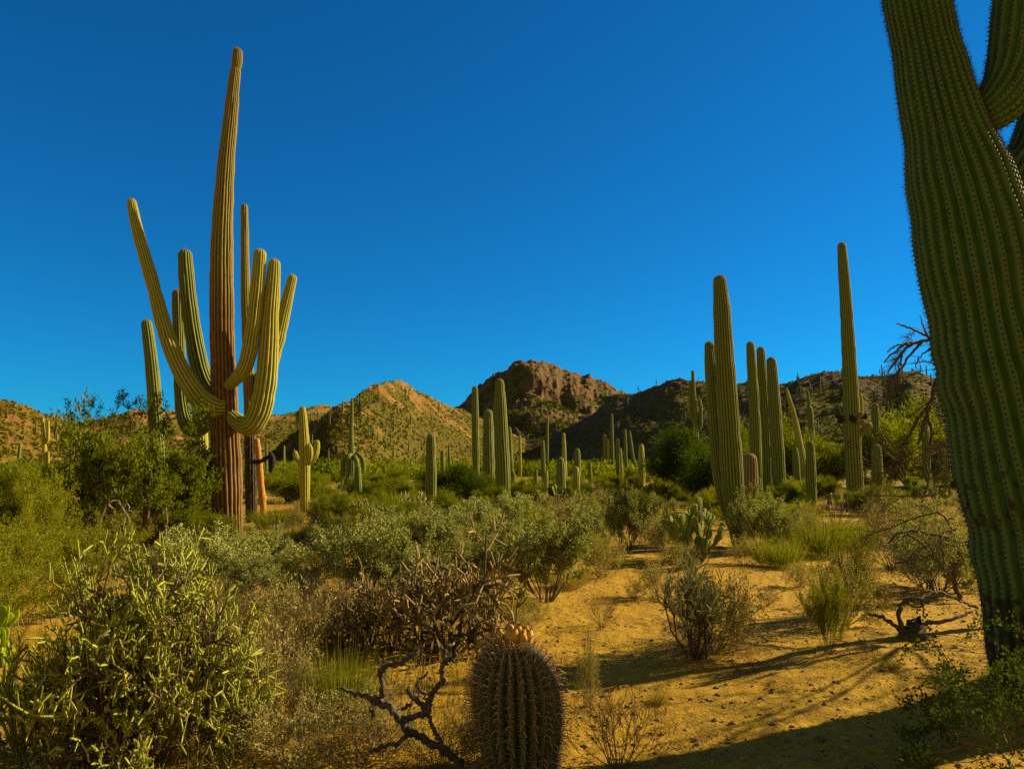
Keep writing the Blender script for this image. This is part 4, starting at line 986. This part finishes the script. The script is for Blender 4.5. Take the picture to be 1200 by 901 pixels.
# --- hand placed shrubs: kind, foot x, foot y, width, height
for (k, x, y, w, h, *r) in [
    ('jojoba', 640, 706, 128, 100), ('jojoba', 432, 700, 112, 84), ('jojoba', 520, 668, 105, 66), ('jojoba', 735, 648, 82, 66), ('jojoba', 893, 646, 82, 68), ('jojoba', 240, 706, 125, 78),
    ('jojoba', 305, 668, 74, 48), ('jojoba', 560, 648, 92, 56), ('jojoba', 600, 634, 92, 52), ('jojoba', 690, 632, 64, 44), ('jojoba', 480, 644, 80, 44), ('jojoba', 350, 706, 60, 46),
    ('bursage', 705, 678, 52, 46), ('creosote', 705, 672, 46, 42), ('bursage', 782, 656, 54, 52), ('tuft', 912, 664, 60, 40), ('tuft', 962, 650, 72, 46), ('bursage', 872, 662, 40, 32), ('tuft', 1003, 640, 56, 36),
    ('bursage', 940, 634, 60, 40), ('tuft', 925, 626, 70, 40), ('dry', 980, 616, 60, 34), ('bursage', 1040, 618, 60, 40), ('dry', 400, 652, 110, 52), ('dry', 352, 640, 80, 44), ('dry', 560, 616, 60, 30),
    ('yellowcholla', 482, 622, 44, 42), ('yellowcholla', 428, 626, 40, 36), ('bursage', 660, 614, 60, 32), ('bursage', 720, 610, 60, 30), ('dry', 620, 606, 50, 26), ('bursage', 700, 600, 50, 26),
    ('palesticks', 814, 776, 84, 112, 'pale grey green stick cholla on the open sand'), ('dry', 822, 776, 96, 76), ('bursage', 838, 768, 100, 84), ('bursage', 768, 702, 52, 44), ('dry', 706, 736, 44, 42, 'small dead brown bush on the open sand'),
    ('dry', 724, 900, 128, 106, 'bare dark twiggy bush right of the barrel cactus'), ('bursage', 690, 826, 30, 84), ('bursage', 988, 742, 92, 78), ('creosote', 1000, 728, 66, 86), ('creosote', 972, 782, 52, 88), ('dry', 862, 752, 44, 52),
    ('dry', 1086, 690, 90, 80), ('jojoba', 1100, 694, 110, 76), ('bursage', 1120, 660, 70, 60), ('dry', 1046, 664, 90, 70), ('bursage', 1060, 636, 80, 50), ('dry', 1100, 640, 80, 70),
    ('bursage', 330, 772, 110, 80), ('bursage', 300, 838, 120, 96), ('bursage', 352, 842, 70, 60), ('bursage', 440, 880, 110, 66), ('bursage', 340, 898, 130, 74), ('dry', 330, 868, 130, 90), ('dry', 420, 898, 110, 66),
    ('tuft', 400, 842, 96, 80, 'bright green mound in front of the dry cholla'), ('dry', 512, 900, 110, 60), ('bursage', 262, 772, 90, 60), ('dry', 270, 740, 90, 52), ('dry', 546, 880, 60, 70), ('bursage', 560, 900, 60, 50),
    ('jojoba', 190, 700, 80, 60), ('creosote', 90, 700, 120, 90), ('creosote', 30, 690, 110, 120), ('bursage', 150, 690, 80, 40), ('creosote', 20, 640, 90, 80), ('bursage', 60, 660, 90, 50),
    ('creosote', 6, 740, 150, 120), ('bursage', 240, 740, 90, 50), ('creosote', 40, 905, 110, 140), ('bursage', 215, 890, 80, 50), ('drytuft', 340, 660, 60, 26), ('tuft', 330, 640, 70, 26), ('tuft', 325, 620, 60, 26),
    ('dry', 250, 842, 80, 70), ('dry', 300, 796, 90, 70), ('dry', 440, 842, 80, 60), ('jojoba', 590, 690, 90, 60), ('jojoba', 478, 704, 90, 62), ('jojoba', 300, 716, 90, 60), ('dry', 400, 738, 100, 60), ('dry', 490, 742, 90, 54), ('dry', 320, 742, 100, 60), ('bursage', 610, 742, 40, 26), ('jojoba', 545, 690, 70, 54), ('dry', 370, 716, 80, 46), 
    ('tancholla', 528, 760, 150, 108, 'large dry tan cholla left of the open sand'), ('tancholla', 430, 764, 96, 78, 'dry tan cholla with pale upright joints'), ('dry', 540, 762, 90, 60), ('dry', 350, 768, 100, 72), ('dry', 390, 776, 80, 62),
    ('drytuft', 600, 722, 50, 20), ('bursage', 560, 720, 60, 44), ('bursage', 480, 716, 70, 40), ('drytuft', 664, 690, 50, 22), ('bursage', 800, 668, 40, 30), ('jojoba', 780, 640, 46, 40), ('dry', 760, 616, 60, 36),
    ('cholla', 22, 884, 110, 120, 'thin green cholla cut by the left edge'), ('dry', 744, 704, 26, 20), ('dry', 852, 704, 26, 22), ('bursage', 935, 690, 34, 26), ('dry', 884, 796, 28, 20), ('drytuft', 1046, 806, 24, 12), ('dry', 656, 800, 40, 34), ('drytuft', 770, 826, 26, 14), ('bursage', 630, 726, 30, 24), ('dry', 900, 712, 30, 20), ('tuft', 1010, 690, 30, 22), ('dry', 1020, 790, 40, 26), ('bursage', 1030, 716, 40, 30),
    
    ]:
    place(k, x, y, w, h, r[0] if r else None)
    if k in ('jojoba', 'tancholla') and w > 100: LAND.append((x, y, {640: 'the biggest grey green shrub', 432: 'the dense grey green shrub by the dry cholla', 528: 'the large dry tan cholla', 240: 'the wide grey green shrub by the candelabra'}.get(x, 'the dry scrub'))) if x in (640, 432, 528, 240) else None

# background trees and the dense green belt, each its own thing
for (k, x, y, w, h, lb) in [('darkverde', 802, 584, 110, 74, 'dark green rounded tree left of the two stemmed saguaro'), ('verde', 940, 570, 76, 66, 'bright green tree between the right trio and the budded saguaro'),
    ('verde', 1068, 571, 116, 86, 'tall yellow green tree left of the giant saguaro'), ('verde', 838, 580, 70, 70, 'thin green tree behind the forked far saguaro'), ('darkverde', 540, 592, 86, 44, 'dark green bush left of the central trio'),
    ('verde', 975, 569, 54, 48, 'green tree just left of the budded saguaro'), ('verde', 1120, 570, 80, 70, 'green tree partly behind the giant saguaro'), ('darkverde', 492, 582, 40, 26, 'small dark bush by the crooked saguaro'),
    ('verde', 440, 586, 70, 34, 'green bush right of the crooked saguaro'), ('verde', 340, 588, 80, 36, 'green bush behind the two armed saguaro'), ('verde', 200, 596, 90, 60, 'green bush behind the mesquite'), ('verde', 20, 612, 90, 60, 'blurred yellow green bush at the left edge')]:
    place(k, x, y, w, h, lb)
rb2 = np.random.default_rng(19); nfar = 0
for _ in range(1500):
    Y = 13 + 47 * rb2.random() ** 1.25; th = R(rb2.uniform(-42, 42)); x = Y * math.tan(th)
    px, py = px_of(x, Y, 0)
    if fbm(np.array(x * .12), np.array(Y * .12), 2, 91) < .33: continue
    if Y < 19 and px > 700: continue
    if Y < 24 and 250 < px < 335: continue
    if Y < 26 and 880 < px < 1080 and rb2.random() < .5: continue
    kind = rb2.choice(['verde', 'creosote', 'bursage', 'jojoba', 'dry', 'tuft', 'darkverde', 'drytuft'], p=[.12, .18, .20, .08, .14, .10, .03, .15])
    hm = {'verde': rb2.uniform(.9, 1.7), 'darkverde': rb2.uniform(.9, 1.5), 'creosote': rb2.uniform(.8, 1.4), 'bursage': rb2.uniform(.4, .7), 'jojoba': rb2.uniform(.6, 1.0), 'dry': rb2.uniform(.4, .8), 'tuft': rb2.uniform(.25, .5), 'drytuft': rb2.uniform(.25, .5)}[kind] * (.62 if Y > 30 else .8)
    if Y < 30: hm *= .62
    k = F / Y; wm = hm * rb2.uniform(1.1, 1.7)
    if wm * k < 6: continue
    place(kind, px, py, wm * k, hm * k, f'{NAME[kind][2]} among the distant scrub on the flat', Y=Y, group=f'{NAME[kind][2]}s on the distant flat'); nfar += 1
    if nfar > 900: break

# --- big green cholla, foreground left (one of a kind)
def big_cholla():
    Yc = depth(894); b = at(168, 894, Yc); loc = (b[0], b[1], float(gz(b[0], b[1])))
    st, jo = k_cholla(301, 'cholla', 30, .18, .0040, 6, (8, 88), 1.15, 2)
    r = empty('cholla_cactus', loc, 'large dense green stick cholla filling the lower left', 'cactus', None, .6, (1, 1, 1))
    c = np.empty(len(jo.vertices) * 3, np.float32); jo.vertices.foreach_get('co', c); c = c.reshape(-1, 3)
    r.scale = (.53 / np.percentile(np.hypot(c[:, 0], c[:, 1]), 92),) * 2 + (.98 / np.percentile(c[:, 2], 98),)
    for me, n in ((st, 'stems'), (jo, 'joints')):
        o = bpy.data.objects.new(n, me); col.objects.link(o); o.parent = r
big_cholla(); LAND.append((165, 884, 'the large green cholla'))

# --- mesquite on the left
def mesquite():
    Ym = depth(650); b = at(156, 650, Ym); loc = (b[0], b[1], float(gz(b[0], b[1])))
    r = empty('mesquite_tree', loc, 'spreading mesquite tree with dead pale branches left of the candelabra', 'tree', None, 0.0, (.86, .9, .95))
    p = Plant(77)
    for d, az in ring_dirs(p.rng, 9, 22, 72): p.grow((math.cos(az) * .1, math.sin(az) * .1, -.03), d, 1.62 * p.rng.uniform(.85, 1.15), .045, 3, {3: 2, 2: 2, 1: 2}, 5, .17, .05, .75, .47, 1, 0, .0025)
    a = MB(); p.stems(a, 0, 4); a.obj('branches', [M['twig']], r)
    b_ = MB(); p.foliage(b_, 2, .085, .014, .45, 0, .03, .45); b_.obj('foliage', [M['mesquite']], r)
    for n_, (x, y, dx, dz) in enumerate([(95, 500, -.3, 1), (118, 500, .0, 1), (140, 505, .25, 1), (80, 510, -.8, .7), (150, 500, .5, .9)]):
        q = Plant(78 + n_); q.grow(at(x + 8, y, Ym) - np.array(loc), (dx, 0, dz), .55, .01, 2, 1, 5, .2, .05, .7, .5, 1, 0, .003)
        a = MB(); q.stems(a); a.obj('sparse_twig', [M['twig']], r)
        b_ = MB(); q.foliage(b_, 4, .05, .010, .6, 0, .025, .2); b_.obj('sparse_leaves', [M['darkgreen']], r)
    rg = np.random.default_rng(31)
    for path in [[(110, 650), (113, 620), (118, 598), (126, 586), (138, 582), (142, 588)], [(126, 588), (134, 598), (128, 612), (124, 640)], [(138, 584), (150, 600), (160, 622), (168, 640)], [(116, 604), (104, 620), (98, 640)], [(150, 602), (146, 618), (152, 636)], [(205, 592), (206, 612), (204, 636)], [(142, 590), (152, 588), (158, 600)], [(130, 606), (140, 616), (144, 634)]]:
        w = np.array([tuple(at(x, y, Ym - 2.1 + rg.normal() * .05) - np.array(loc)) + (.014,) for x, y in path]); w[:, 3] = np.linspace(.018, .008, len(w))
        c, _ = catmull(w, 16); g = MB(); g.tube(c[:, :3] + rg.normal(size=(16, 3)) * .008, c[:, 3], 5); g.obj('dead_branch', [M['greywood']], r)
mesquite(); LAND.append((150, 650, 'the mesquite tree'))

# --- dead branch skeleton by the barrel
def traced(mb, paths, Y, loc, seed, knob=.0, sides=7, jit=.006):
    rg = np.random.default_rng(seed)
    for path in paths:
        n = max(8, 5 * len(path))
        w = np.array([tuple(at(x, y, Y + dy) - np.array(loc)) + (wd * .5 * pxs(at(x, y, Y + dy)),) for x, y, wd, dy in path])
        c, _ = catmull(w, n); c[:, :3] += rg.normal(size=(n, 3)) * jit
        mb.tube(c[:, :3], np.maximum(c[:, 3] * (1 + knob * rg.normal(size=n)), .001), sides)
def dead_branch():
    Yd = depth(896); b = at(548, 896, Yd); loc = (b[0], b[1], float(gz(b[0], b[1])))
    r = empty('dead_cholla', loc, 'dead forked cholla skeleton left of the barrel cactus', 'cactus')
    mb = MB()
    traced(mb, [[(550, 900, 10, 0), (530, 886, 9, 0), (505, 870, 9, 0), (480, 856, 10, .02), (468, 842, 9, .03), (455, 826, 9, .05), (441, 820, 8, .06), (420, 812, 6, .05), (400, 806, 4, .05)]], Yd, loc, 1, .12)
    mb.obj('trunk', [M['deadwood']], r)
    for k, pth in enumerate([[(446, 820, 7, .06), (449, 806, 6, .06), (447, 790, 6, .08), (450, 781, 7, .08), (468, 777, 7, .08), (478, 770, 6, .1), (490, 764, 3, .1)],
        [(470, 843, 7, .03), (486, 840, 7, 0), (500, 834, 8, -.02), (503, 820, 7, 0), (509, 808, 7, 0), (517, 800, 7, .02), (520, 786, 6, .03), (523, 774, 6, .03), (521, 762, 4, .03)],
        [(522, 772, 6, .03), (530, 771, 5, .03), (535, 766, 4, .03)], [(500, 834, 6, -.02), (490, 822, 6, -.05), (482, 812, 5, -.08), (475, 804, 4, -.08)],
        [(482, 858, 6, .02), (470, 868, 5, -.1), (452, 874, 5, -.15), (436, 880, 4, -.2)], [(500, 836, 5, -.02), (508, 850, 5, -.05), (514, 866, 5, -.08), (526, 880, 5, -.08), (540, 896, 5, -.05)],
        [(441, 820, 6, .06), (436, 830, 5, .02), (437, 838, 4, 0)], [(503, 826, 5, 0), (495, 810, 4, .05), (488, 800, 4, .08), (500, 790, 3, .1)], [(455, 826, 4, .05), (470, 830, 4, .1), (484, 822, 4, .12)]]):
        m2 = MB(); traced(m2, [pth], Yd, loc, 5 + k, .14); m2.obj('branch', [M['deadwood']], r)
dead_branch()

# --- bare tree behind the giant, drooping dead twigs
def bare_tree():
    Yt = 7.1; b = at(1250, row(Yt), Yt); loc = (b[0], b[1], float(gz(b[0], b[1])))
    r = empty('bare_tree', loc, 'leafless tree behind the giant saguaro with drooping dead twigs', 'tree')
    mb = MB(); traced(mb, [[(1262, row(Yt) + 5, 22, 0), (1252, 640, 18, 0), (1228, 560, 15, 0), (1200, 480, 13, 0), (1160, 420, 11, 0)]], Yt, loc, 2, .06); mb.obj('trunk', [M['deadwood']], r)
    tw = [[(1165, 425, 7, 0), (1130, 402, 5.5, 0), (1100, 399, 4.5, 0), (1075, 401, 3.5, 0), (1060, 410, 3.5, 0), (1050, 424, 3, 0), (1040, 436, 2, 0)], [(1095, 399, 4, 0), (1080, 391, 3, .1), (1065, 384, 2.5, .1), (1051, 379, 1.5, .1)],
        [(1075, 401, 4, 0), (1062, 402, 3, -.1), (1050, 412, 2.5, -.1), (1040, 420, 2, -.1), (1036, 425, 1.5, -.1)], [(1080, 401, 4, 0), (1070, 412, 3, .1), (1056, 432, 2.5, .1), (1046, 452, 2, .1), (1040, 462, 1.5, .1)],
        [(1200, 480, 8, 0), (1150, 440, 6, 0), (1101, 444, 5, 0), (1092, 468, 4.5, 0), (1086, 486, 4, 0), (1080, 505, 3.5, 0), (1076, 520, 3, 0)], [(1090, 472, 5, 0), (1078, 488, 4, -.1), (1068, 505, 4, -.1), (1060, 522, 3, -.1), (1056, 540, 2.5, -.1), (1062, 556, 2, -.1)],
        [(1066, 405, 3, 0), (1052, 404, 2, .1), (1040, 412, 1.5, .1)], [(1090, 398, 3, 0), (1082, 382, 2, .05), (1078, 370, 1.2, .05)], [(1058, 412, 2.5, 0), (1054, 430, 2, .1), (1052, 446, 1.5, .1), (1054, 462, 1, .1)], [(1098, 404, 3, 0), (1085, 412, 2, -.1), (1076, 422, 1.5, -.1), (1073, 432, 1, -.1)],
        [(1086, 486, 4, 0), (1092, 510, 3, .1), (1084, 534, 2.4, .1), (1088, 560, 2, .1), (1080, 590, 1.6, .1)]]
    for k, t in enumerate(tw):
        m2 = MB(); traced(m2, [t], Yt, loc, 20 + k, .05, 5, .004); m2.obj('branch', [M['deadwood']], r)
    p = Plant(91)
    for (x, y, dx, dz, L) in [(1058, 412, -.5, -.5, .16), (1050, 424, -.4, -.8, .2), (1066, 406, -.5, -.3, .18), (1075, 402, -.6, .2, .15), (1054, 438, -.3, -.9, .2), (1062, 540, -.2, -1, .35), (1080, 505, -.3, -1, .4), (1056, 530, -.5, -.8, .3), (1086, 486, .2, -1, .4), (1046, 450, -.2, -1, .2), (1070, 400, -.4, .5, .14)]:
        p.grow(at(x, y, Yt) - np.array(loc), (dx, .1, dz), L, .004, 2, 2, 4, .25, -.12, .6, .6, 0, 0, .0014)
    for (x, y) in [(1100, 600), (1110, 560), (1095, 580), (1120, 620), (1130, 660)]:
        p.grow(at(x, y, Yt) - np.array(loc), (-.9, 0, -.1), .75, .010, 2, 2, 5, .22, -.05, .7, .5, 1, 0, .0014)
    m3 = MB(); p.stems(m3); m3.obj('twigs', [M['twig']], r)
    # the crown goes on out of the frame, and shades the ground
    c = Plant(92)
    for d, az in ring_dirs(c.rng, 11, 5, 70): c.grow(at(1335, 500, Yt) - np.array(loc), d, 1.35, .018, 3, 2, 4, .22, .02, .8, .55, 1, 0, .003)
    m4 = MB(); c.stems(m4, 0, 4); m4.obj('crown', [M['twig']], r)
bare_tree()

# --- arching bush in front of it, with small pale leaves
def arch_bush():
    Ya = depth(704); b = at(1128, 704, Ya); loc = (b[0], b[1], float(gz(b[0], b[1])))
    r = empty('arching_shrub', loc, 'arching dark branched shrub with tiny leaves left of the giant', 'shrub')
    mb = MB(); traced(mb, [[(1128, 708, 7, 0), (1118, 680, 6, 0), (1124, 650, 5, 0), (1132, 640, 5, 0)], [(1180, 650, 8, 0), (1130, 636, 6, 0), (1100, 628, 5, -.1), (1075, 622, 4, -.1), (1055, 624, 3, -.2), (1040, 636, 2, -.2)], [(1110, 630, 4, 0), (1092, 648, 3, -.2), (1070, 656, 3, -.3), (1050, 660, 2, -.3)],
        [(1118, 680, 4, 0), (1100, 660, 3, -.2), (1084, 640, 3, -.2), (1066, 626, 2, -.2)], [(1128, 660, 4, 0), (1110, 610, 3, .1), (1090, 596, 2, .1), (1072, 590, 2, .1)]], Ya, loc, 3, .05, 6); mb.obj('branches', [M['deadwood']], r)
    p = Plant(44)
    for (x, y) in [(1060, 628), (1075, 622), (1090, 626), (1104, 630), (1120, 636), (1050, 640), (1070, 656), (1092, 648), (1084, 640), (1110, 610), (1090, 598), (1076, 592), (1120, 640), (1130, 640), (1066, 640)]:
        for _ in range(4): p.grow(at(x, y, Ya - .1) - np.array(loc), (p.rng.normal(), p.rng.normal(), p.rng.normal() * .7), .26, .004, 1, 2, 4, .3, 0, .8, .5, 0, 0, .0014)
    m2 = MB(); p.stems(m2); m2.obj('twigs', [M['twig']], r); m3 = MB(); p.foliage(m3, 2, .022, .007, .8, 0, .015, .2); m3.obj('foliage', [M['jojoba']], r)
arch_bush()
# --- dead root stump with sprawling branches
def stump():
    Ys = depth(768); b = at(1072, 768, Ys); loc = (b[0], b[1], float(gz(b[0], b[1])))
    r = empty('dead_stump', loc, 'dead stump with long bare branches lying left of the giant saguaro', 'dead wood')
    mb = MB(); rg = np.random.default_rng(6); th = np.linspace(0, 6.283, 11)[:-1]
    mb.tube([(0, 0, -.05), (0, 0, .02), (.01, 0, .06), (.03, 0, .10), (.05, 0, .13)], [.13, .11, .07, .055, .02], 11); mb.v[-1] += rg.normal(size=mb.v[-1].shape) * .022; mb.obj('root_ball', [M['deadwood']], r)
    for k, t in enumerate([[(1070, 755, 9, 0), (1062, 742, 7, 0), (1055, 730, 6, 0), (1054, 712, 5, 0), (1060, 705, 5, 0), (1080, 700, 4, 0), (1100, 694, 4, .1), (1125, 704, 3, .2), (1145, 712, 3, .3)], [(1066, 748, 7, 0), (1050, 734, 5, 0), (1035, 724, 4, 0), (1017, 719, 3, 0)], [(1060, 736, 5, .1), (1090, 730, 5, .1), (1115, 726, 4, .1), (1140, 716, 3, .2)],
        [(1074, 760, 6, .1), (1110, 752, 5, .2), (1140, 748, 4, .3)], [(1080, 700, 3, 0), (1082, 712, 2.5, 0), (1083, 722, 2, 0)], [(1062, 706, 3, 0), (1076, 712, 2.5, .1), (1090, 704, 2, .1)]]):
        m2 = MB(); traced(m2, [t], Ys, loc, 50 + k, .08, 6); m2.obj('branch', [M['deadwood']], r)
stump()
# --- leafy vine around the foot of the giant
def vine():
    Yv = 3.95; b = at(1165, row(Yv), Yv); loc = (b[0], b[1], float(gz(b[0], b[1])))
    r = empty('leafy_vine', loc, 'loose green leafy bush at the foot of the giant saguaro', 'shrub')
    p = Plant(63)
    for (x, y, dx, dz, L) in [(1185, 880, -.8, .5, .45), (1170, 870, -.9, .25, .5), (1150, 872, -1, .12, .45), (1190, 872, -.5, .6, .45), (1205, 878, -.3, .8, .5), (1180, 870, -.5, .9, .5), (1140, 868, -1, .1, .35), (1205, 880, -.7, .7, .6), (1165, 880, -.6, .3, .35)]:
        p.grow(at(x, y, Yv + p.rng.uniform(-.15, .1)) - np.array(loc), (dx, -.15, dz), L, .005, 2, 2, 5, .25, .03, .7, .5, 1, 0, .0013)
    m2 = MB(); p.stems(m2); m2.obj('stems', [M['twig']], r); m3 = MB(); p.foliage(m3, 2, .022, .0075, .7, 0, .014, .2); m3.obj('foliage', [M['vine']], r)
vine()
# --- a tree just outside the frame on the right, its crown shades the near sand
def shade_tree():
    loc = (8.5, 5.5, float(gz(8.5, 5.5)))
    r = empty('palo_verde', loc, 'leafy tree standing beyond the right edge beside the giant saguaro', 'tree')
    p = Plant(70)
    for d, az in ring_dirs(p.rng, 7, 40, 80): p.grow((math.cos(az) * .08, math.sin(az) * .08, -.03), d, 1.5, .05, 3, 2, 4, .18, .05, .8, .5, 1, 0, .004)
    m2 = MB(); p.stems(m2, 0, 4); m2.obj('branches', [M['twig']], r); m3 = MB(); p.foliage(m3, 2, .06, .012, .6, 0, .04, .2); m3.obj('foliage', [M['verde']], r)
shade_tree()

# ------------------------------------------------------------------ ground clutter nobody could count
def clutter():
    rng = np.random.default_rng(101)
    def spots(n, r0, r1, pw=1.0):
        r = r0 + (r1 - r0) * rng.random(n) ** pw; th = np.radians(rng.uniform(-42, 42, n)); x, y = r * np.sin(th), r * np.cos(th)
        fine = sstep(16, 9, r)
        z = gz(x, y) + fine * ((fbm(x * 2.2, y * 2.2, 3, 21) - .5) * .055 + (fbm(x * 9, y * 9, 2, 31) - .5) * .018)
        return x, y, z
    x, y, z = spots(16000, 2.6, 16, 1.1); n = len(x); s_ = .004 + rng.random(n) ** 4 * .022
    g_ = (1 + 5 ** .5) / 2
    base = np.array([(-1, g_, 0), (1, g_, 0), (-1, -g_, 0), (1, -g_, 0), (0, -1, g_), (0, 1, g_), (0, -1, -g_), (0, 1, -g_), (g_, 0, -1), (g_, 0, 1), (-g_, 0, -1), (-g_, 0, 1)]) / 1.9
    fc = np.array([(0, 11, 5), (0, 5, 1), (0, 1, 7), (0, 7, 10), (0, 10, 11), (1, 5, 9), (5, 11, 4), (11, 10, 2), (10, 7, 6), (7, 1, 8), (3, 9, 4), (3, 4, 2), (3, 2, 6), (3, 6, 8), (3, 8, 9), (4, 9, 5), (2, 4, 11), (6, 2, 10), (8, 6, 7), (9, 8, 1)])
    V = base[None] * s_[:, None, None] * rng.uniform(.75, 1.2, (n, 12, 1)) * rng.uniform(.6, 1.3, (n, 1, 3)) * (1, 1, .6) + np.stack([x, y, z], 1)[:, None]
    mb = MB(); mb.add(V.reshape(-1, 3), (fc[None] + (np.arange(n) * 12)[:, None, None]).reshape(-1, 3), 0, False)
    tag(mb.obj('pebbles', [M['stone']]), 'small pebbles strewn over the sand', 'pebbles', None, 'stuff')
    x, y, z = spots(34000, 2.6, 22, 1.1); k = (fbm(x * .8, y * .8, 3, 55) > .47); x, y, z = x[k], y[k], z[k]; n = len(x)
    A = np.stack([rng.normal(size=n), rng.normal(size=n), rng.normal(size=n) * .18], 1); A *= (.012 + rng.random(n) ** 3 * .07)[:, None] / np.linalg.norm(A, axis=1)[:, None]
    mb = MB(); mb.leaves(np.stack([x, y, z + .006], 1), A, .002 + rng.random(n) * .004, rng, 0)
    tag(mb.obj('litter', [M['litter']]), 'dead twigs and leaf litter lying on the sand', 'litter', None, 'stuff')
    # low dry grass and seedlings away from the open sand
    x, y, z = spots(150000, 4.2, 45, 1.0); px = CX + F * x / (y * cp); py = np.array([row(v) for v in y])
    open_ = (px > 575 + (py - 700) * -.2) & (py > 648) | (px > 760) & (py > 655)
    k = ~open_ & (fbm(x * .9, y * .9, 3, 66) > .44); x, y, z = x[k], y[k], z[k]; n = len(x)
    A = np.stack([rng.normal(size=n) * .035, rng.normal(size=n) * .035, .05 + rng.random(n) * .12], 1)
    mb = MB(); mb.leaves(np.stack([x, y, z - .005], 1), A, .0022 + y * .00018, rng, 0)
    tag(mb.obj('dry_grass', [M['drygrass']]), 'short dry grass among the shrubs', 'grass', None, 'stuff')
clutter()
